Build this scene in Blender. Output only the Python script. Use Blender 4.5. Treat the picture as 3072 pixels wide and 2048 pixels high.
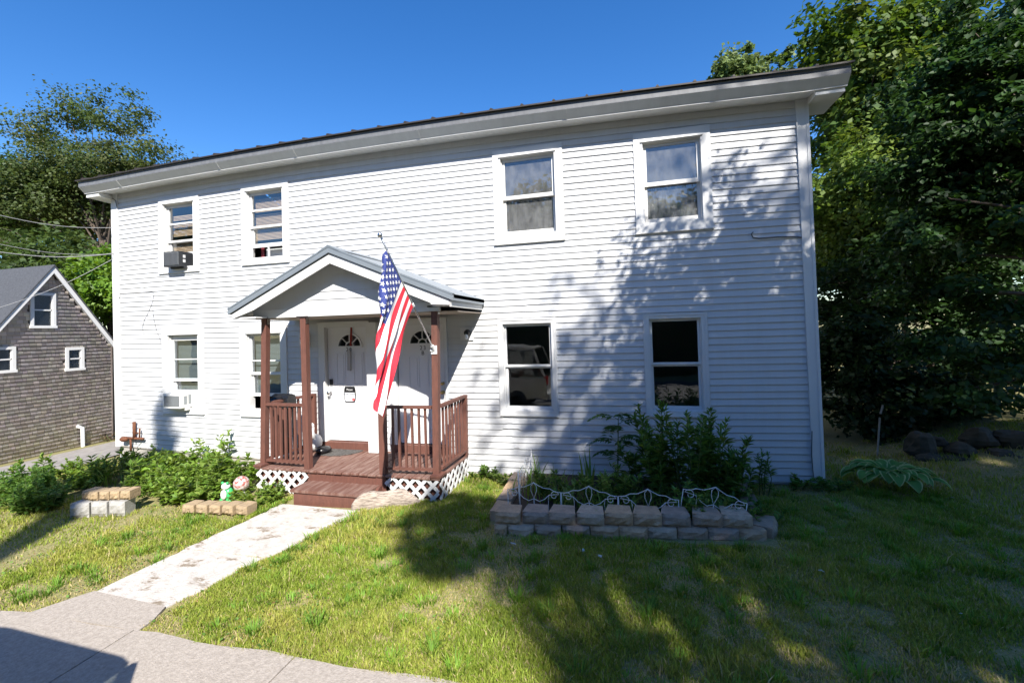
import bpy, math, random
import numpy as np
from mathutils import Vector, Matrix
for o in list(bpy.data.objects):
    bpy.data.objects.remove(o)
SC = bpy.context.scene
COL = SC.collection
R = math.radians
rng = np.random.default_rng(7)
random.seed(7)

# ------------------------------------------------------------------ camera
CF, CX, CY, CZ = 1350.0, 10.2645, -7.0761, 2.5156          # focal in px of a 3072 wide picture, position
YAW, PITCH, ROLL = 0.264592, 0.0216127, -0.0299134
PPX, PPY = -32.35, -65.93
def cam_axes():
    cy, sy, cp, sp, cr, sr = math.cos(YAW), math.sin(YAW), math.cos(PITCH), math.sin(PITCH), math.cos(ROLL), math.sin(ROLL)
    f = np.array([-sy*cp, cy*cp, sp]); r = np.array([cy, sy, 0.0]); u = np.cross(r, f)
    return cr*r + sr*u, -sr*r + cr*u, f
CR, CU, CFW = cam_axes()
CO = np.array([CX, CY, CZ])
cd = bpy.data.cameras.new('camera'); cam = bpy.data.objects.new('camera', cd); COL.objects.link(cam)
cd.sensor_fit = 'HORIZONTAL'; cd.sensor_width = 36.0; cd.lens = CF/3072*36.0
cd.shift_x = -PPX/3072; cd.shift_y = PPY/3072
cd.clip_start = 0.05; cd.clip_end = 2000
m = Matrix(((CR[0], CU[0], -CFW[0], CX), (CR[1], CU[1], -CFW[1], CY), (CR[2], CU[2], -CFW[2], CZ), (0, 0, 0, 1)))
cam.matrix_world = m
SC.camera = cam

# ------------------------------------------------------------------ sky, sun, exposure
SUN = Vector((-0.52, 1.0, -1.014)).normalized()            # the way the light travels
wd = bpy.data.worlds.new('World'); SC.world = wd; wd.use_nodes = True
nt = wd.node_tree
sky = nt.nodes.new('ShaderNodeTexSky'); sky.sky_type = 'NISHITA'; sky.sun_disc = False
sky.sun_elevation = math.asin(-SUN.z); sky.sun_rotation = math.atan2(-SUN.x, -SUN.y)
sky.air_density = 1.0; sky.dust_density = 0.2; sky.ozone_density = 3.0
hsv = nt.nodes.new('ShaderNodeHueSaturation'); hsv.inputs['Saturation'].default_value = 1.32; hsv.inputs['Hue'].default_value = 0.508
nt.links.new(sky.outputs[0], hsv.inputs['Color']); nt.links.new(hsv.outputs[0], nt.nodes['Background'].inputs[0])
nt.nodes['Background'].inputs[1].default_value = 0.108
sl = bpy.data.lights.new('sun', 'SUN'); so = bpy.data.objects.new('sun', sl); COL.objects.link(so)
sl.energy = 5.0; sl.angle = R(0.53); sl.color = (1.0, 0.95, 0.87)
so.rotation_euler = SUN.to_track_quat('-Z', 'Y').to_euler(); so.location = (20, -20, 30)
SC.view_settings.view_transform = 'Standard'; SC.view_settings.look = 'None'
SC.view_settings.exposure = 1.03; SC.view_settings.gamma = 1.0
SC.cycles.max_bounces = 4; SC.cycles.transparent_max_bounces = 8; SC.cycles.transmission_bounces = 2
SC.cycles.diffuse_bounces = 2; SC.cycles.glossy_bounces = 2

# ------------------------------------------------------------------ helpers
def ray(px, py): return CFW + CR*((px-1536-PPX)/CF) - CU*((py-1024-PPY)/CF)
def onY(px, py, Y=0.0):
    d = ray(px, py); return CO + d*((Y-CO[1])/d[1])
def onX(px, py, X):
    d = ray(px, py); return CO + d*((X-CO[0])/d[0])
def onZ(px, py, Z):
    d = ray(px, py); return CO + d*((Z-CO[2])/d[2])
def F(px, py):
    p = onY(px, py); return float(p[0]), float(p[2])
def gz(x, y=0.0):                                          # height of the yard: it falls to the left
    x = np.asarray(x, float)
    z = np.where(x > 0, 0.13+0.022*(x-7.5), 0.13-0.165+0.105*np.maximum(x, -7.5))
    return np.where(x > 22, 0.449, z)
def G(px, py):                                             # point of the yard
    d = ray(px, py); z = 0.1
    for _ in range(12):
        p = CO + d*((z-CO[2])/d[2]); z = float(gz(p[0], p[1]))
    return np.array([p[0], p[1], z])

def tag(o, label=None, cat=None, group=None, kind=None):
    if label: o['label'] = label
    if cat: o['category'] = cat
    if group: o['group'] = group
    if kind: o['kind'] = kind
    return o
def empty(name, loc, label=None, cat=None, group=None, rz=0.0, kind=None):
    o = bpy.data.objects.new(name, None); COL.objects.link(o); o.location = loc; o.rotation_euler = (0, 0, rz)
    o.empty_display_size = 0.1
    return tag(o, label, cat, group, kind)
def root_loc(o):
    while o.parent: o = o.parent
    return np.array(o.location)
class B:                                                   # collects geometry in world (or local) coordinates
    def __init__(s): s.v = []; s.f = []
    def add(s, vs, fs):
        n = len(s.v); s.v += [tuple(map(float, p)) for p in vs]; s.f += [tuple(i+n for i in f) for f in fs]; return s
    def box(s, x0, x1, y0, y1, z0, z1):
        return s.add([(x0,y0,z0),(x1,y0,z0),(x1,y1,z0),(x0,y1,z0),(x0,y0,z1),(x1,y0,z1),(x1,y1,z1),(x0,y1,z1)],
                     [(3,2,1,0),(4,5,6,7),(0,1,5,4),(1,2,6,5),(2,3,7,6),(3,0,4,7)])
    def xz(s, poly, y0, y1):                               # polygon (x,z) extruded from y0 (front) to y1
        n = len(poly)
        a = sum(poly[i][0]*poly[(i+1)%n][1]-poly[(i+1)%n][0]*poly[i][1] for i in range(n))
        if a < 0: poly = poly[::-1]
        vs = [(x,y0,z) for x,z in poly]+[(x,y1,z) for x,z in poly]
        return s.add(vs, [tuple(range(n)), tuple(range(2*n-1, n-1, -1))]+[(i, n+i, n+(i+1)%n, (i+1)%n) for i in range(n)])
    def yz(s, poly, x0, x1):                               # polygon (y,z) extruded along x
        n = len(poly)
        vs = [(x0,y,z) for y,z in poly]+[(x1,y,z) for y,z in poly]
        return s.add(vs, [tuple(range(n-1, -1, -1)), tuple(range(n, 2*n))]+[(i, (i+1)%n, n+(i+1)%n, n+i) for i in range(n)])
    def beam(s, p, q, w, h, up=(0,0,1)):                   # rectangular bar from p to q
        p, q = Vector(p), Vector(q); d = (q-p).normalized(); up = Vector(up)
        if abs(d.dot(up)) > 0.95: up = Vector((0,1,0))
        a = d.cross(up).normalized()*(w/2); b = a.cross(d).normalized()*(h/2)
        vs = [p-a-b, p+a-b, p+a+b, p-a+b, q-a-b, q+a-b, q+a+b, q-a+b]
        return s.add(vs, [(0,1,2,3),(7,6,5,4),(0,4,5,1),(1,5,6,2),(2,6,7,3),(3,7,4,0)])
    def tube(s, pts, rad, n=6, cap=True):
        pts = [Vector(p) for p in pts]; k = len(pts)
        if not hasattr(rad, '__len__'): rad = [rad]*k
        vs = []; prev = None
        for i, p in enumerate(pts):
            t = (pts[min(i+1,k-1)]-pts[max(i-1,0)]).normalized()
            if prev is None:
                prev = t.cross(Vector((0.13,0.21,0.97))) if abs(t.z) < 0.9 else t.cross(Vector((1,0.1,0)))
            a = (prev - t*prev.dot(t)).normalized(); b = t.cross(a); prev = a
            for j in range(n):
                w = 2*math.pi*j/n; vs.append(p+(a*math.cos(w)+b*math.sin(w))*rad[i])
        fs = [(i*n+j, i*n+(j+1)%n, (i+1)*n+(j+1)%n, (i+1)*n+j) for i in range(k-1) for j in range(n)]
        if cap: fs += [tuple(range(n-1,-1,-1)), tuple(range((k-1)*n, k*n))]
        return s.add(vs, fs)
    def lathe(s, prof, c=(0,0,0), n=16, ax='z'):
        vs = []
        for r_, h in prof:
            for j in range(n):
                w = 2*math.pi*j/n; x, y = r_*math.cos(w), r_*math.sin(w)
                vs.append({'z': (c[0]+x,c[1]+y,c[2]+h), 'y': (c[0]+x,c[1]+h,c[2]+y), 'x': (c[0]+h,c[1]+x,c[2]+y)}[ax])
        k = len(prof)
        return s.add(vs, [(i*n+j, i*n+(j+1)%n, (i+1)*n+(j+1)%n, (i+1)*n+j) for i in range(k-1) for j in range(n)]
                     + [tuple(range(n-1,-1,-1)), tuple(range((k-1)*n, k*n))])
    def ball(s, c, r_, n=12, sq=(1,1,1), jit=0.0):
        k = n//2+1; vs = []
        for i in range(k):
            a = math.pi*i/(k-1)
            for j in range(n):
                w = 2*math.pi*j/n; q = 1+jit*random.uniform(-1,1)
                vs.append((c[0]+r_*q*sq[0]*math.sin(a)*math.cos(w), c[1]+r_*q*sq[1]*math.sin(a)*math.sin(w), c[2]-r_*q*sq[2]*math.cos(a)))
        return s.add(vs, [(i*n+j, i*n+(j+1)%n, (i+1)*n+(j+1)%n, (i+1)*n+j) for i in range(k-1) for j in range(n)])
    def obj(s, name, mat, parent=None, smooth=False, local=False, label=None, cat=None, group=None, kind=None, org=None):
        v = np.array(s.v, float).reshape(-1, 3)
        me = bpy.data.meshes.new(name)
        o = bpy.data.objects.new(name, me)
        if not local:
            if parent is not None: v = v - root_loc(parent)
            else:
                if org is None: org = np.array([(v[:,0].min()+v[:,0].max())/2, (v[:,1].min()+v[:,1].max())/2, v[:,2].min()])
                v = v - org; o.location = org
        me.from_pydata(v.tolist(), [], s.f); me.update()
        if mat: me.materials.append(mat)
        if smooth: me.polygons.foreach_set('use_smooth', [True]*len(me.polygons))
        COL.objects.link(o)
        if parent is not None: o.parent = parent
        return tag(o, label, cat, group, kind)

def fast_mesh(name, v, faces_idx, nper, mat, col=None, parent=None, smooth=False, **kw):
    """v (n,3); faces_idx flat loop list; nper loops per face (int or array); col (n,3)"""
    me = bpy.data.meshes.new(name); o = bpy.data.objects.new(name, me)
    v = np.asarray(v, np.float32)
    if parent is not None: v = v - root_loc(parent).astype(np.float32)
    nf = len(faces_idx)//nper if np.isscalar(nper) else len(nper)
    starts = np.arange(nf)*nper if np.isscalar(nper) else np.concatenate([[0], np.cumsum(nper)[:-1]])
    me.vertices.add(len(v)); me.vertices.foreach_set('co', v.ravel())
    me.loops.add(len(faces_idx)); me.loops.foreach_set('vertex_index', np.asarray(faces_idx, np.int32))
    me.polygons.add(nf); me.polygons.foreach_set('loop_start', starts.astype(np.int32))
    if smooth: me.polygons.foreach_set('use_smooth', np.ones(nf, bool))
    me.update(calc_edges=True)
    if col is not None:
        a = me.color_attributes.new('col', 'FLOAT_COLOR', 'POINT')
        c = np.ones((len(v), 4), np.float32); c[:, :3] = col; a.data.foreach_set('color', c.ravel())
    me.materials.append(mat); COL.objects.link(o)
    if parent is not None: o.parent = parent
    return tag(o, **kw)
def copy_tree(o, loc=None, rz=None, scale=None):
    c = o.copy(); COL.objects.link(c)
    if loc is not None: c.location = loc
    if rz is not None: c.rotation_euler = (o.rotation_euler[0], o.rotation_euler[1], rz)
    if scale is not None: c.scale = scale if hasattr(scale, '__len__') else (scale,)*3
    for ch in o.children:
        d = ch.copy(); COL.objects.link(d); d.parent = c
        for g_ in ch.children:
            e = g_.copy(); COL.objects.link(e); e.parent = d
    return c

# ------------------------------------------------------------------ materials
MATS = {}
def mat(name, col, rough=0.6, metal=0.0, spec=0.4, var=0.0, vscale=6.0, col2=None, bump=0.0, bscale=40.0, coords='Object', stretch=None, sharp=None):
    if name in MATS: return MATS[name]
    m_ = bpy.data.materials.new(name); m_.use_nodes = True; t = m_.node_tree; p = t.nodes['Principled BSDF']
    p.inputs['Base Color'].default_value = (*col, 1); p.inputs['Roughness'].default_value = rough
    p.inputs['Metallic'].default_value = metal; p.inputs['Specular IOR Level'].default_value = spec
    tc = t.nodes.new('ShaderNodeNewGeometry'); src = tc.outputs['Position']
    if stretch:
        mp = t.nodes.new('ShaderNodeMapping'); mp.inputs['Scale'].default_value = stretch
        t.links.new(src, mp.inputs['Vector']); src = mp.outputs[0]
    if var or col2:
        n = t.nodes.new('ShaderNodeTexNoise'); n.inputs['Scale'].default_value = vscale; n.inputs['Detail'].default_value = 6; n.inputs['Roughness'].default_value = 0.65
        t.links.new(src, n.inputs['Vector'])
        rp = t.nodes.new('ShaderNodeValToRGB'); lo, hi = sharp or (0.3, 0.7)
        rp.color_ramp.elements[0].position = lo; rp.color_ramp.elements[1].position = hi
        c2 = col2 or tuple(c*(1+var) for c in col); c1 = col if col2 else tuple(c*(1-var) for c in col)
        rp.color_ramp.elements[0].color = (*c1, 1); rp.color_ramp.elements[1].color = (*c2, 1)
        t.links.new(n.outputs[0], rp.inputs[0]); t.links.new(rp.outputs[0], p.inputs['Base Color'])
    if bump:
        n2 = t.nodes.new('ShaderNodeTexNoise'); n2.inputs['Scale'].default_value = bscale; n2.inputs['Detail'].default_value = 5
        t.links.new(src, n2.inputs['Vector'])
        b = t.nodes.new('ShaderNodeBump'); b.inputs['Strength'].default_value = bump; b.inputs['Distance'].default_value = 0.01
        t.links.new(n2.outputs[0], b.inputs['Height']); t.links.new(b.outputs[0], p.inputs['Normal'])
    MATS[name] = m_; return m_
def leafmat(name, trans=0.35, rough=0.55, spec=0.35):
    if name in MATS: return MATS[name]
    m_ = bpy.data.materials.new(name); m_.use_nodes = True; t = m_.node_tree; p = t.nodes['Principled BSDF']
    a = t.nodes.new('ShaderNodeAttribute'); a.attribute_name = 'col'
    t.links.new(a.outputs['Color'], p.inputs['Base Color']); p.inputs['Roughness'].default_value = rough; p.inputs['Specular IOR Level'].default_value = spec
    tr = t.nodes.new('ShaderNodeBsdfTranslucent')
    mx = t.nodes.new('ShaderNodeMixShader'); mx.inputs[0].default_value = trans
    hs = t.nodes.new('ShaderNodeHueSaturation'); hs.inputs['Hue'].default_value = 0.485; hs.inputs['Value'].default_value = 1.5; hs.inputs['Saturation'].default_value = 1.1
    t.links.new(a.outputs['Color'], hs.inputs['Color']); t.links.new(hs.outputs[0], tr.inputs['Color'])
    t.links.new(p.outputs[0], mx.inputs[1]); t.links.new(tr.outputs[0], mx.inputs[2])
    t.links.new(mx.outputs[0], t.nodes['Material Output'].inputs['Surface'])
    MATS[name] = m_; return m_
def glassmat(name, tint=(0.9,0.93,0.95), dirt=0.0):
    if name in MATS: return MATS[name]
    m_ = bpy.data.materials.new(name); m_.use_nodes = True; t = m_.node_tree
    for n in list(t.nodes):
        if n.type != 'OUTPUT_MATERIAL': t.nodes.remove(n)
    out = [n for n in t.nodes if n.type == 'OUTPUT_MATERIAL'][0]
    tr = t.nodes.new('ShaderNodeBsdfTransparent'); tr.inputs[0].default_value = (*tint, 1)
    gl = t.nodes.new('ShaderNodeBsdfGlossy'); gl.inputs['Roughness'].default_value = 0.01; gl.inputs['Color'].default_value = (1,1,1,1)
    fr = t.nodes.new('ShaderNodeFresnel'); fr.inputs[0].default_value = 1.85
    g = t.nodes.new('ShaderNodeNewGeometry'); io = t.nodes.new('ShaderNodeMapRange'); io.inputs['To Min'].default_value = 1.85; io.inputs['To Max'].default_value = 1/1.85
    t.links.new(g.outputs['Backfacing'], io.inputs['Value']); t.links.new(io.outputs[0], fr.inputs[0]); n = t.nodes.new('ShaderNodeTexNoise'); n.inputs['Scale'].default_value = 1.6
    bm = t.nodes.new('ShaderNodeBump'); bm.inputs['Strength'].default_value = 0.12; bm.inputs['Distance'].default_value = 0.02
    t.links.new(g.outputs['Position'], n.inputs['Vector']); t.links.new(n.outputs[0], bm.inputs['Height']); t.links.new(bm.outputs[0], gl.inputs['Normal'])
    mx = t.nodes.new('ShaderNodeMixShader'); t.links.new(fr.outputs[0], mx.inputs[0]); t.links.new(tr.outputs[0], mx.inputs[1]); t.links.new(gl.outputs[0], mx.inputs[2])
    last = mx
    if dirt:
        df = t.nodes.new('ShaderNodeBsdfDiffuse'); df.inputs[0].default_value = (0.5,0.5,0.5,1)
        n2 = t.nodes.new('ShaderNodeTexNoise'); n2.inputs['Scale'].default_value = 5; n2.inputs['Detail'].default_value = 8
        mp = t.nodes.new('ShaderNodeMapping'); mp.inputs['Scale'].default_value = (2.2, 1, 1.3)
        t.links.new(g.outputs['Position'], mp.inputs[0]); t.links.new(mp.outputs[0], n2.inputs['Vector'])
        mt = t.nodes.new('ShaderNodeMath'); mt.operation = 'MULTIPLY'; mt.inputs[1].default_value = dirt
        t.links.new(n2.outputs[0], mt.inputs[0])
        m2 = t.nodes.new('ShaderNodeMixShader'); t.links.new(mt.outputs[0], m2.inputs[0]); t.links.new(mx.outputs[0], m2.inputs[1]); t.links.new(df.outputs[0], m2.inputs[2]); last = m2
    t.links.new(last.outputs[0], out.inputs['Surface'])
    MATS[name] = m_; return m_

M_SIDE = mat('vinyl_siding', (0.57,0.578,0.59), 0.5, spec=0.35, col2=(0.505,0.508,0.512), vscale=2.2, sharp=(0.45,0.85), stretch=(2.5,1,0.35), bump=0.05, bscale=60)
M_TRIM = mat('white_trim', (0.66,0.66,0.655), 0.45, var=0.03, vscale=2.5)
M_OLDTRIM = mat('peeling_trim', (0.65,0.64,0.62), 0.6, col2=(0.40,0.27,0.17), vscale=9, sharp=(0.66,0.74), stretch=(3,1,1))
M_BROWN = mat('brown_paint', (0.15,0.063,0.046), 0.6, col2=(0.098,0.045,0.035), vscale=9, stretch=(3,3,0.7), sharp=(0.4,0.75), bump=0.25, bscale=60)
M_DECK = mat('worn_deck_paint', (0.14,0.065,0.048), 0.65, col2=(0.29,0.20,0.165), vscale=4.5, sharp=(0.42,0.78), stretch=(4,0.6,1), bump=0.12, bscale=50)
M_DARKPOST = mat('dark_post_head', (0.035,0.028,0.028), 0.7, var=0.2)
M_METAL = mat('grey_roof_metal', (0.20,0.23,0.26), 0.4, metal=0.15, var=0.06, vscale=3)
M_ROOFEDGE = mat('roof_edge_brown', (0.035,0.028,0.024), 0.6, var=0.2, vscale=3)
M_GUTTER = mat('weathered_gutter', (0.165,0.17,0.18), 0.5, col2=(0.115,0.118,0.128), vscale=2.2, stretch=(6,1,1), sharp=(0.35,0.75))
M_GUTBELLY = mat('gutter_belly', (0.60,0.60,0.585), 0.5, var=0.06, vscale=2, stretch=(4,1,1))
M_SOFFIT = mat('soffit', (0.66,0.66,0.64), 0.5, var=0.04)
M_FOUND = mat('concrete_foundation', (0.42,0.40,0.37), 0.85, col2=(0.30,0.28,0.25), vscale=3, bump=0.3, bscale=30)
M_ROOM = mat('room_wall', (0.16,0.155,0.15), 0.9)
M_BLIND = mat('tan_blind', (0.58,0.40,0.25), 0.6)
M_BLINDW = mat('grey_green_blind', (0.17,0.19,0.18), 0.6)
M_CURT = mat('curtain', (0.62,0.62,0.60), 0.8)
M_DOOR = mat('white_door', (0.74,0.74,0.75), 0.4, var=0.02, vscale=2)
M_BLACK = mat('black_paint', (0.015,0.015,0.016), 0.45)
M_BRASS = mat('brass', (0.55,0.40,0.15), 0.3, metal=0.9)
M_STEEL = mat('steel', (0.6,0.6,0.6), 0.25, metal=1.0)
M_CEIL = mat('porch_ceiling', (0.40,0.33,0.27), 0.7, var=0.1, vscale=3)
M_RED = mat('flag_red', (0.62,0.025,0.045), 0.7)
M_WHITE = mat('flag_white', (0.80,0.80,0.79), 0.7)
M_BLUE = mat('flag_blue', (0.028,0.045,0.20), 0.7)
M_SHINGLE = mat('grey_brown_shingle', (0.135,0.105,0.092), 0.85, col2=(0.28,0.235,0.215), vscale=9, stretch=(1,4,0.8), sharp=(0.35,0.72))
M_ROOFSH = mat('grey_asphalt_roof', (0.062,0.066,0.075), 0.9, var=0.35, vscale=25, bump=0.2)
M_CONC = mat('sidewalk_concrete', (0.43,0.38,0.33), 0.9, col2=(0.22,0.19,0.16), vscale=34, sharp=(0.28,0.82), bump=0.6, bscale=90)
M_ASPH = mat('asphalt', (0.055,0.055,0.057), 0.9, var=0.2, vscale=30)
M_DRIVE = mat('dusty_driveway', (0.36,0.33,0.30), 0.9, col2=(0.20,0.18,0.16), vscale=4, bump=0.3, bscale=60)
M_SOIL = mat('soil', (0.075,0.052,0.036), 0.95, col2=(0.04,0.03,0.02), vscale=20, bump=0.5, bscale=50)
M_LAWN = mat('lawn_soil', (0.17,0.17,0.055), 0.95, col2=(0.33,0.275,0.14), vscale=42, sharp=(0.36,0.7), bump=1.0, bscale=60)
M_TANBLK = mat('tan_block', (0.40,0.295,0.17), 0.9, col2=(0.27,0.20,0.13), vscale=14, bump=0.6, bscale=40)
M_BRNBLK = mat('brown_block', (0.235,0.175,0.135), 0.9, col2=(0.14,0.105,0.085), vscale=12, bump=0.7, bscale=45)
M_GRYBLK = mat('grey_block', (0.40,0.39,0.37), 0.9, col2=(0.28,0.27,0.25), vscale=12, bump=0.4, bscale=60)
M_LOG = mat('weathered_log', (0.44,0.37,0.31), 0.9, col2=(0.13,0.10,0.08), vscale=7, stretch=(0.7,3,11), bump=1.0, bscale=16, sharp=(0.42,0.66))
M_TIMBER = mat('weathered_timber', (0.27,0.21,0.155), 0.9, col2=(0.15,0.115,0.085), vscale=8, stretch=(6,0.8,6), bump=0.4, bscale=20)
M_ROCK = mat('field_stone', (0.105,0.09,0.07), 0.95, col2=(0.04,0.04,0.028), vscale=6, bump=0.6, bscale=20)
M_WIRE = mat('white_wire', (0.75,0.75,0.74), 0.45)
M_BARK = mat('bark', (0.11,0.085,0.065), 0.9, col2=(0.06,0.045,0.035), vscale=10, stretch=(4,4,0.8), bump=0.6, bscale=20)
M_STEM = mat('plant_stem', (0.10,0.14,0.04), 0.8)
M_RUST = mat('rusty_iron', (0.13,0.05,0.025), 0.85, var=0.3, vscale=20)
M_CABLE = mat('cable', (0.10,0.10,0.10), 0.6)
M_LEAF = leafmat('leaf'); M_GRASS = leafmat('grass_blade', 0.3, 0.6, 0.25)
M_GLASS = glassmat('window_glass'); M_GLASSD = glassmat('dusty_window_glass', dirt=0.22)
# ================================================================== SETTING: ground, paving
def grid_sheet(name, x0, x1, y0, y1, nx, ny, zf, m_, kind='structure'):
    xs, ys = np.linspace(x0, x1, nx), np.linspace(y0, y1, ny)
    X, Y = np.meshgrid(xs, ys); Z = zf(X, Y)
    v = np.stack([X.ravel(), Y.ravel(), Z.ravel()], 1)
    i = np.arange(nx-1)[None, :]+nx*np.arange(ny-1)[:, None]
    f = np.stack([i, i+1, i+1+nx, i+nx], -1).reshape(-1)
    o = fast_mesh(name, v, f, 4, m_, smooth=True); return tag(o, kind=kind)
# a far sheet out to the horizon and the finer yard sheet on top of it
grid_sheet('ground', -900, 900, -900, 900, 61, 61, lambda X, Y: np.full_like(X, -1.1), M_LAWN)
def yard_z(X, Y):
    z = gz(X, Y) + 0.012*np.sin(X*2.1+Y)*np.sin(Y*1.7-0.4*X)
    bank = np.clip((X-14.2)/6, 0, 1)*np.clip((Y+1)/4, 0, 1)*1.2
    road = np.clip((-5.75-Y)/0.05, 0, 1)
    return np.where(road > 0, gz(X, Y)-0.20, z+bank)
grid_sheet('yard', -40, 45, -40, 45, 240, 240, yard_z, M_LAWN)
sw = empty('sidewalk', (7, -4.9, 0.1), kind='structure')
edges = [-4.6, -3.05, -1.5, 0.05, 1.6, 3.17, 4.72, 6.29, 7.86, 9.42, 10.98, 12.54, 14.1, 15.66, 17.2]
for a, b_ in zip(edges[:-1], edges[1:]):
    g = B(); e = 0.006; n = 7
    for k in range(n):                                                  # slightly ragged lawn edge
        xa = a+e+(b_-a-2*e)*k/n; xb = a+e+(b_-a-2*e)*(k+1)/n
        ya = -4.27+0.018*math.sin(xa*5.1)+(0.012 if k else 0); yb = -4.27+0.018*math.sin(xb*5.1)+(0.012 if k < n-1 else 0)
        za, zb_ = float(gz(xa))+0.03, float(gz(xb))+0.03
        g.add([(xa,-5.5,za),(xb,-5.5,zb_),(xb,yb,zb_),(xa,ya,za),(xa,-5.5,za-.12),(xb,-5.5,zb_-.12),(xb,yb,zb_-.12),(xa,ya,za-.12)],
              [(0,1,2,3),(2,6,7,3),(0,4,5,1)]+([(3,7,4,0)] if k == 0 else [])+([(1,5,6,2)] if k == n-1 else []))
    g.obj('slab', M_CONC, sw)
kb = B()
for i in range(20):
    xa, xb = -5+i*1.15, -5+(i+1)*1.15
    kb.box(xa+.003, xb-.003, -5.78, -5.64, -.4, float(gz(xa))+0.0)
kb.obj('kerb', M_CONC, kind='structure')
rd = B(); rd.add([(-40,-13.5,-.9),(0,-13.5,-.225),(22,-13.5,.26),(45,-13.5,.26),(45,-5.8,.26),(22,-5.8,.26),(0,-5.8,-.225),(-40,-5.8,-.9)], [(0,1,6,7),(1,2,5,6),(2,3,4,5)])
rd.obj('road', M_ASPH, kind='structure', org=np.zeros(3))
# white painted path with worn brown patches
def path_mat():
    m_ = mat('worn_white_path', (0.55,0.515,0.47), 0.9, col2=(0.36,0.325,0.285), vscale=11, sharp=(0.35,0.8), bump=0.9, bscale=45)
    t = m_.node_tree; p = t.nodes['Principled BSDF']; old = p.inputs['Base Color'].links[0].from_socket
    g = t.nodes.new('ShaderNodeNewGeometry'); mp = t.nodes.new('ShaderNodeMapping'); mp.inputs['Rotation'].default_value = (0,0,0.5); mp.inputs['Scale'].default_value = (3.2,6.5,1)
    n = t.nodes.new('ShaderNodeTexNoise'); n.inputs['Scale'].default_value = 0.9; n.inputs['Detail'].default_value = 9; n.inputs['Roughness'].default_value = 0.72
    rp = t.nodes.new('ShaderNodeValToRGB'); rp.color_ramp.elements[0].position = 0.55; rp.color_ramp.elements[1].position = 0.63
    mx = t.nodes.new('ShaderNodeMix'); mx.data_type = 'RGBA'
    t.links.new(g.outputs['Position'], mp.inputs[0]); t.links.new(mp.outputs[0], n.inputs['Vector']); t.links.new(n.outputs[0], rp.inputs[0])
    t.links.new(rp.outputs[0], mx.inputs[0]); t.links.new(old, mx.inputs[6]); mx.inputs[7].default_value = (0.22,0.175,0.125,1); t.links.new(mx.outputs[2], p.inputs['Base Color'])
    return m_
M_PATH = path_mat()
pth = empty('path', (6.0, -2.7, 0.1), kind='structure')
PL = [(5.42,-1.62),(5.42,-2.0),(5.36,-2.5),(5.30,-2.98),(5.27,-3.4),(5.24,-3.86)]; PR = [(6.80,-1.70),(6.70,-2.0),(6.60,-2.5),(6.49,-3.0),(6.36,-3.45),(6.22,-3.93)]
def ragged(S, amp, seed):
    q = np.random.default_rng(seed); o = []
    for i in range(len(S)-1):
        for k in range(4): t = k/4; o.append((S[i][0]*(1-t)+S[i+1][0]*t+q.uniform(-amp, amp), S[i][1]*(1-t)+S[i+1][1]*t))
    return o+[S[-1]]
PL, PR = ragged(PL, .022, 1), ragged(PR, .022, 2); PK = 12
def slab_between(L, Rr, m_, th=0.11, up=0.02):
    g = B(); n = 8
    for i in range(len(L)-1):
        for k in range(n):
            q = []
            for (s_, tt) in ((i, k/n), (i, (k+1)/n), (i+1, (k+1)/n), (i+1, k/n)):
                x = L[s_][0]*(1-tt)+Rr[s_][0]*tt; y = L[s_][1]*(1-tt)+Rr[s_][1]*tt; q.append((x, y, float(gz(x))+up))
            g.add(q, [(3,2,1,0)])
    for S, sg in ((L, 1), (Rr, -1)):
        for i in range(len(S)-1):
            (xa,ya),(xb,yb) = S[i], S[i+1]; za, zb_ = float(gz(xa))+up, float(gz(xb))+up
            g.add([(xa,ya,za),(xb,yb,zb_),(xb,yb,zb_-th),(xa,ya,za-th)], [(0,1,2,3)[::sg]])
    for i in (0, -1):
        (xa,ya),(xb,yb) = L[i], Rr[i]; za, zb_ = float(gz(xa))+up, float(gz(xb))+up
        g.add([(xa,ya,za),(xb,yb,zb_),(xb,yb,zb_-th),(xa,ya,za-th)], [(0,1,2,3)])
    return g
slab_between(PL[:PK+1], PR[:PK+1], M_PATH).obj('slab', M_PATH, pth)
slab_between([(PL[PK][0],PL[PK][1]-.014)]+PL[PK+1:], [(PR[PK][0],PR[PK][1]-.014)]+PR[PK+1:], M_PATH, up=0.012).obj('slab', M_PATH, pth)
slab_between([(5.235,-3.87),(5.13,-4.05),(5.02,-4.255)], [(6.22,-3.94),(6.30,-4.1),(6.33,-4.255)], M_CONC, up=0.026).obj('slab', M_CONC, pth)
dv = B()
for i in range(12):
    ya, yb = -5.6+i*1.0, -4.6+i*1.0
    za = [float(gz(-4.7))+.012, float(gz(-1.3))+.012]
    dv.add([(-4.7,ya,za[0]),(-1.2-.12*math.sin(ya),ya,za[1]+.01),(-1.2-.12*math.sin(yb),yb,za[1]+.01),(-4.7,yb,za[0])], [(0,1,2,3)])
dv.obj('driveway', M_DRIVE, kind='structure')

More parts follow.
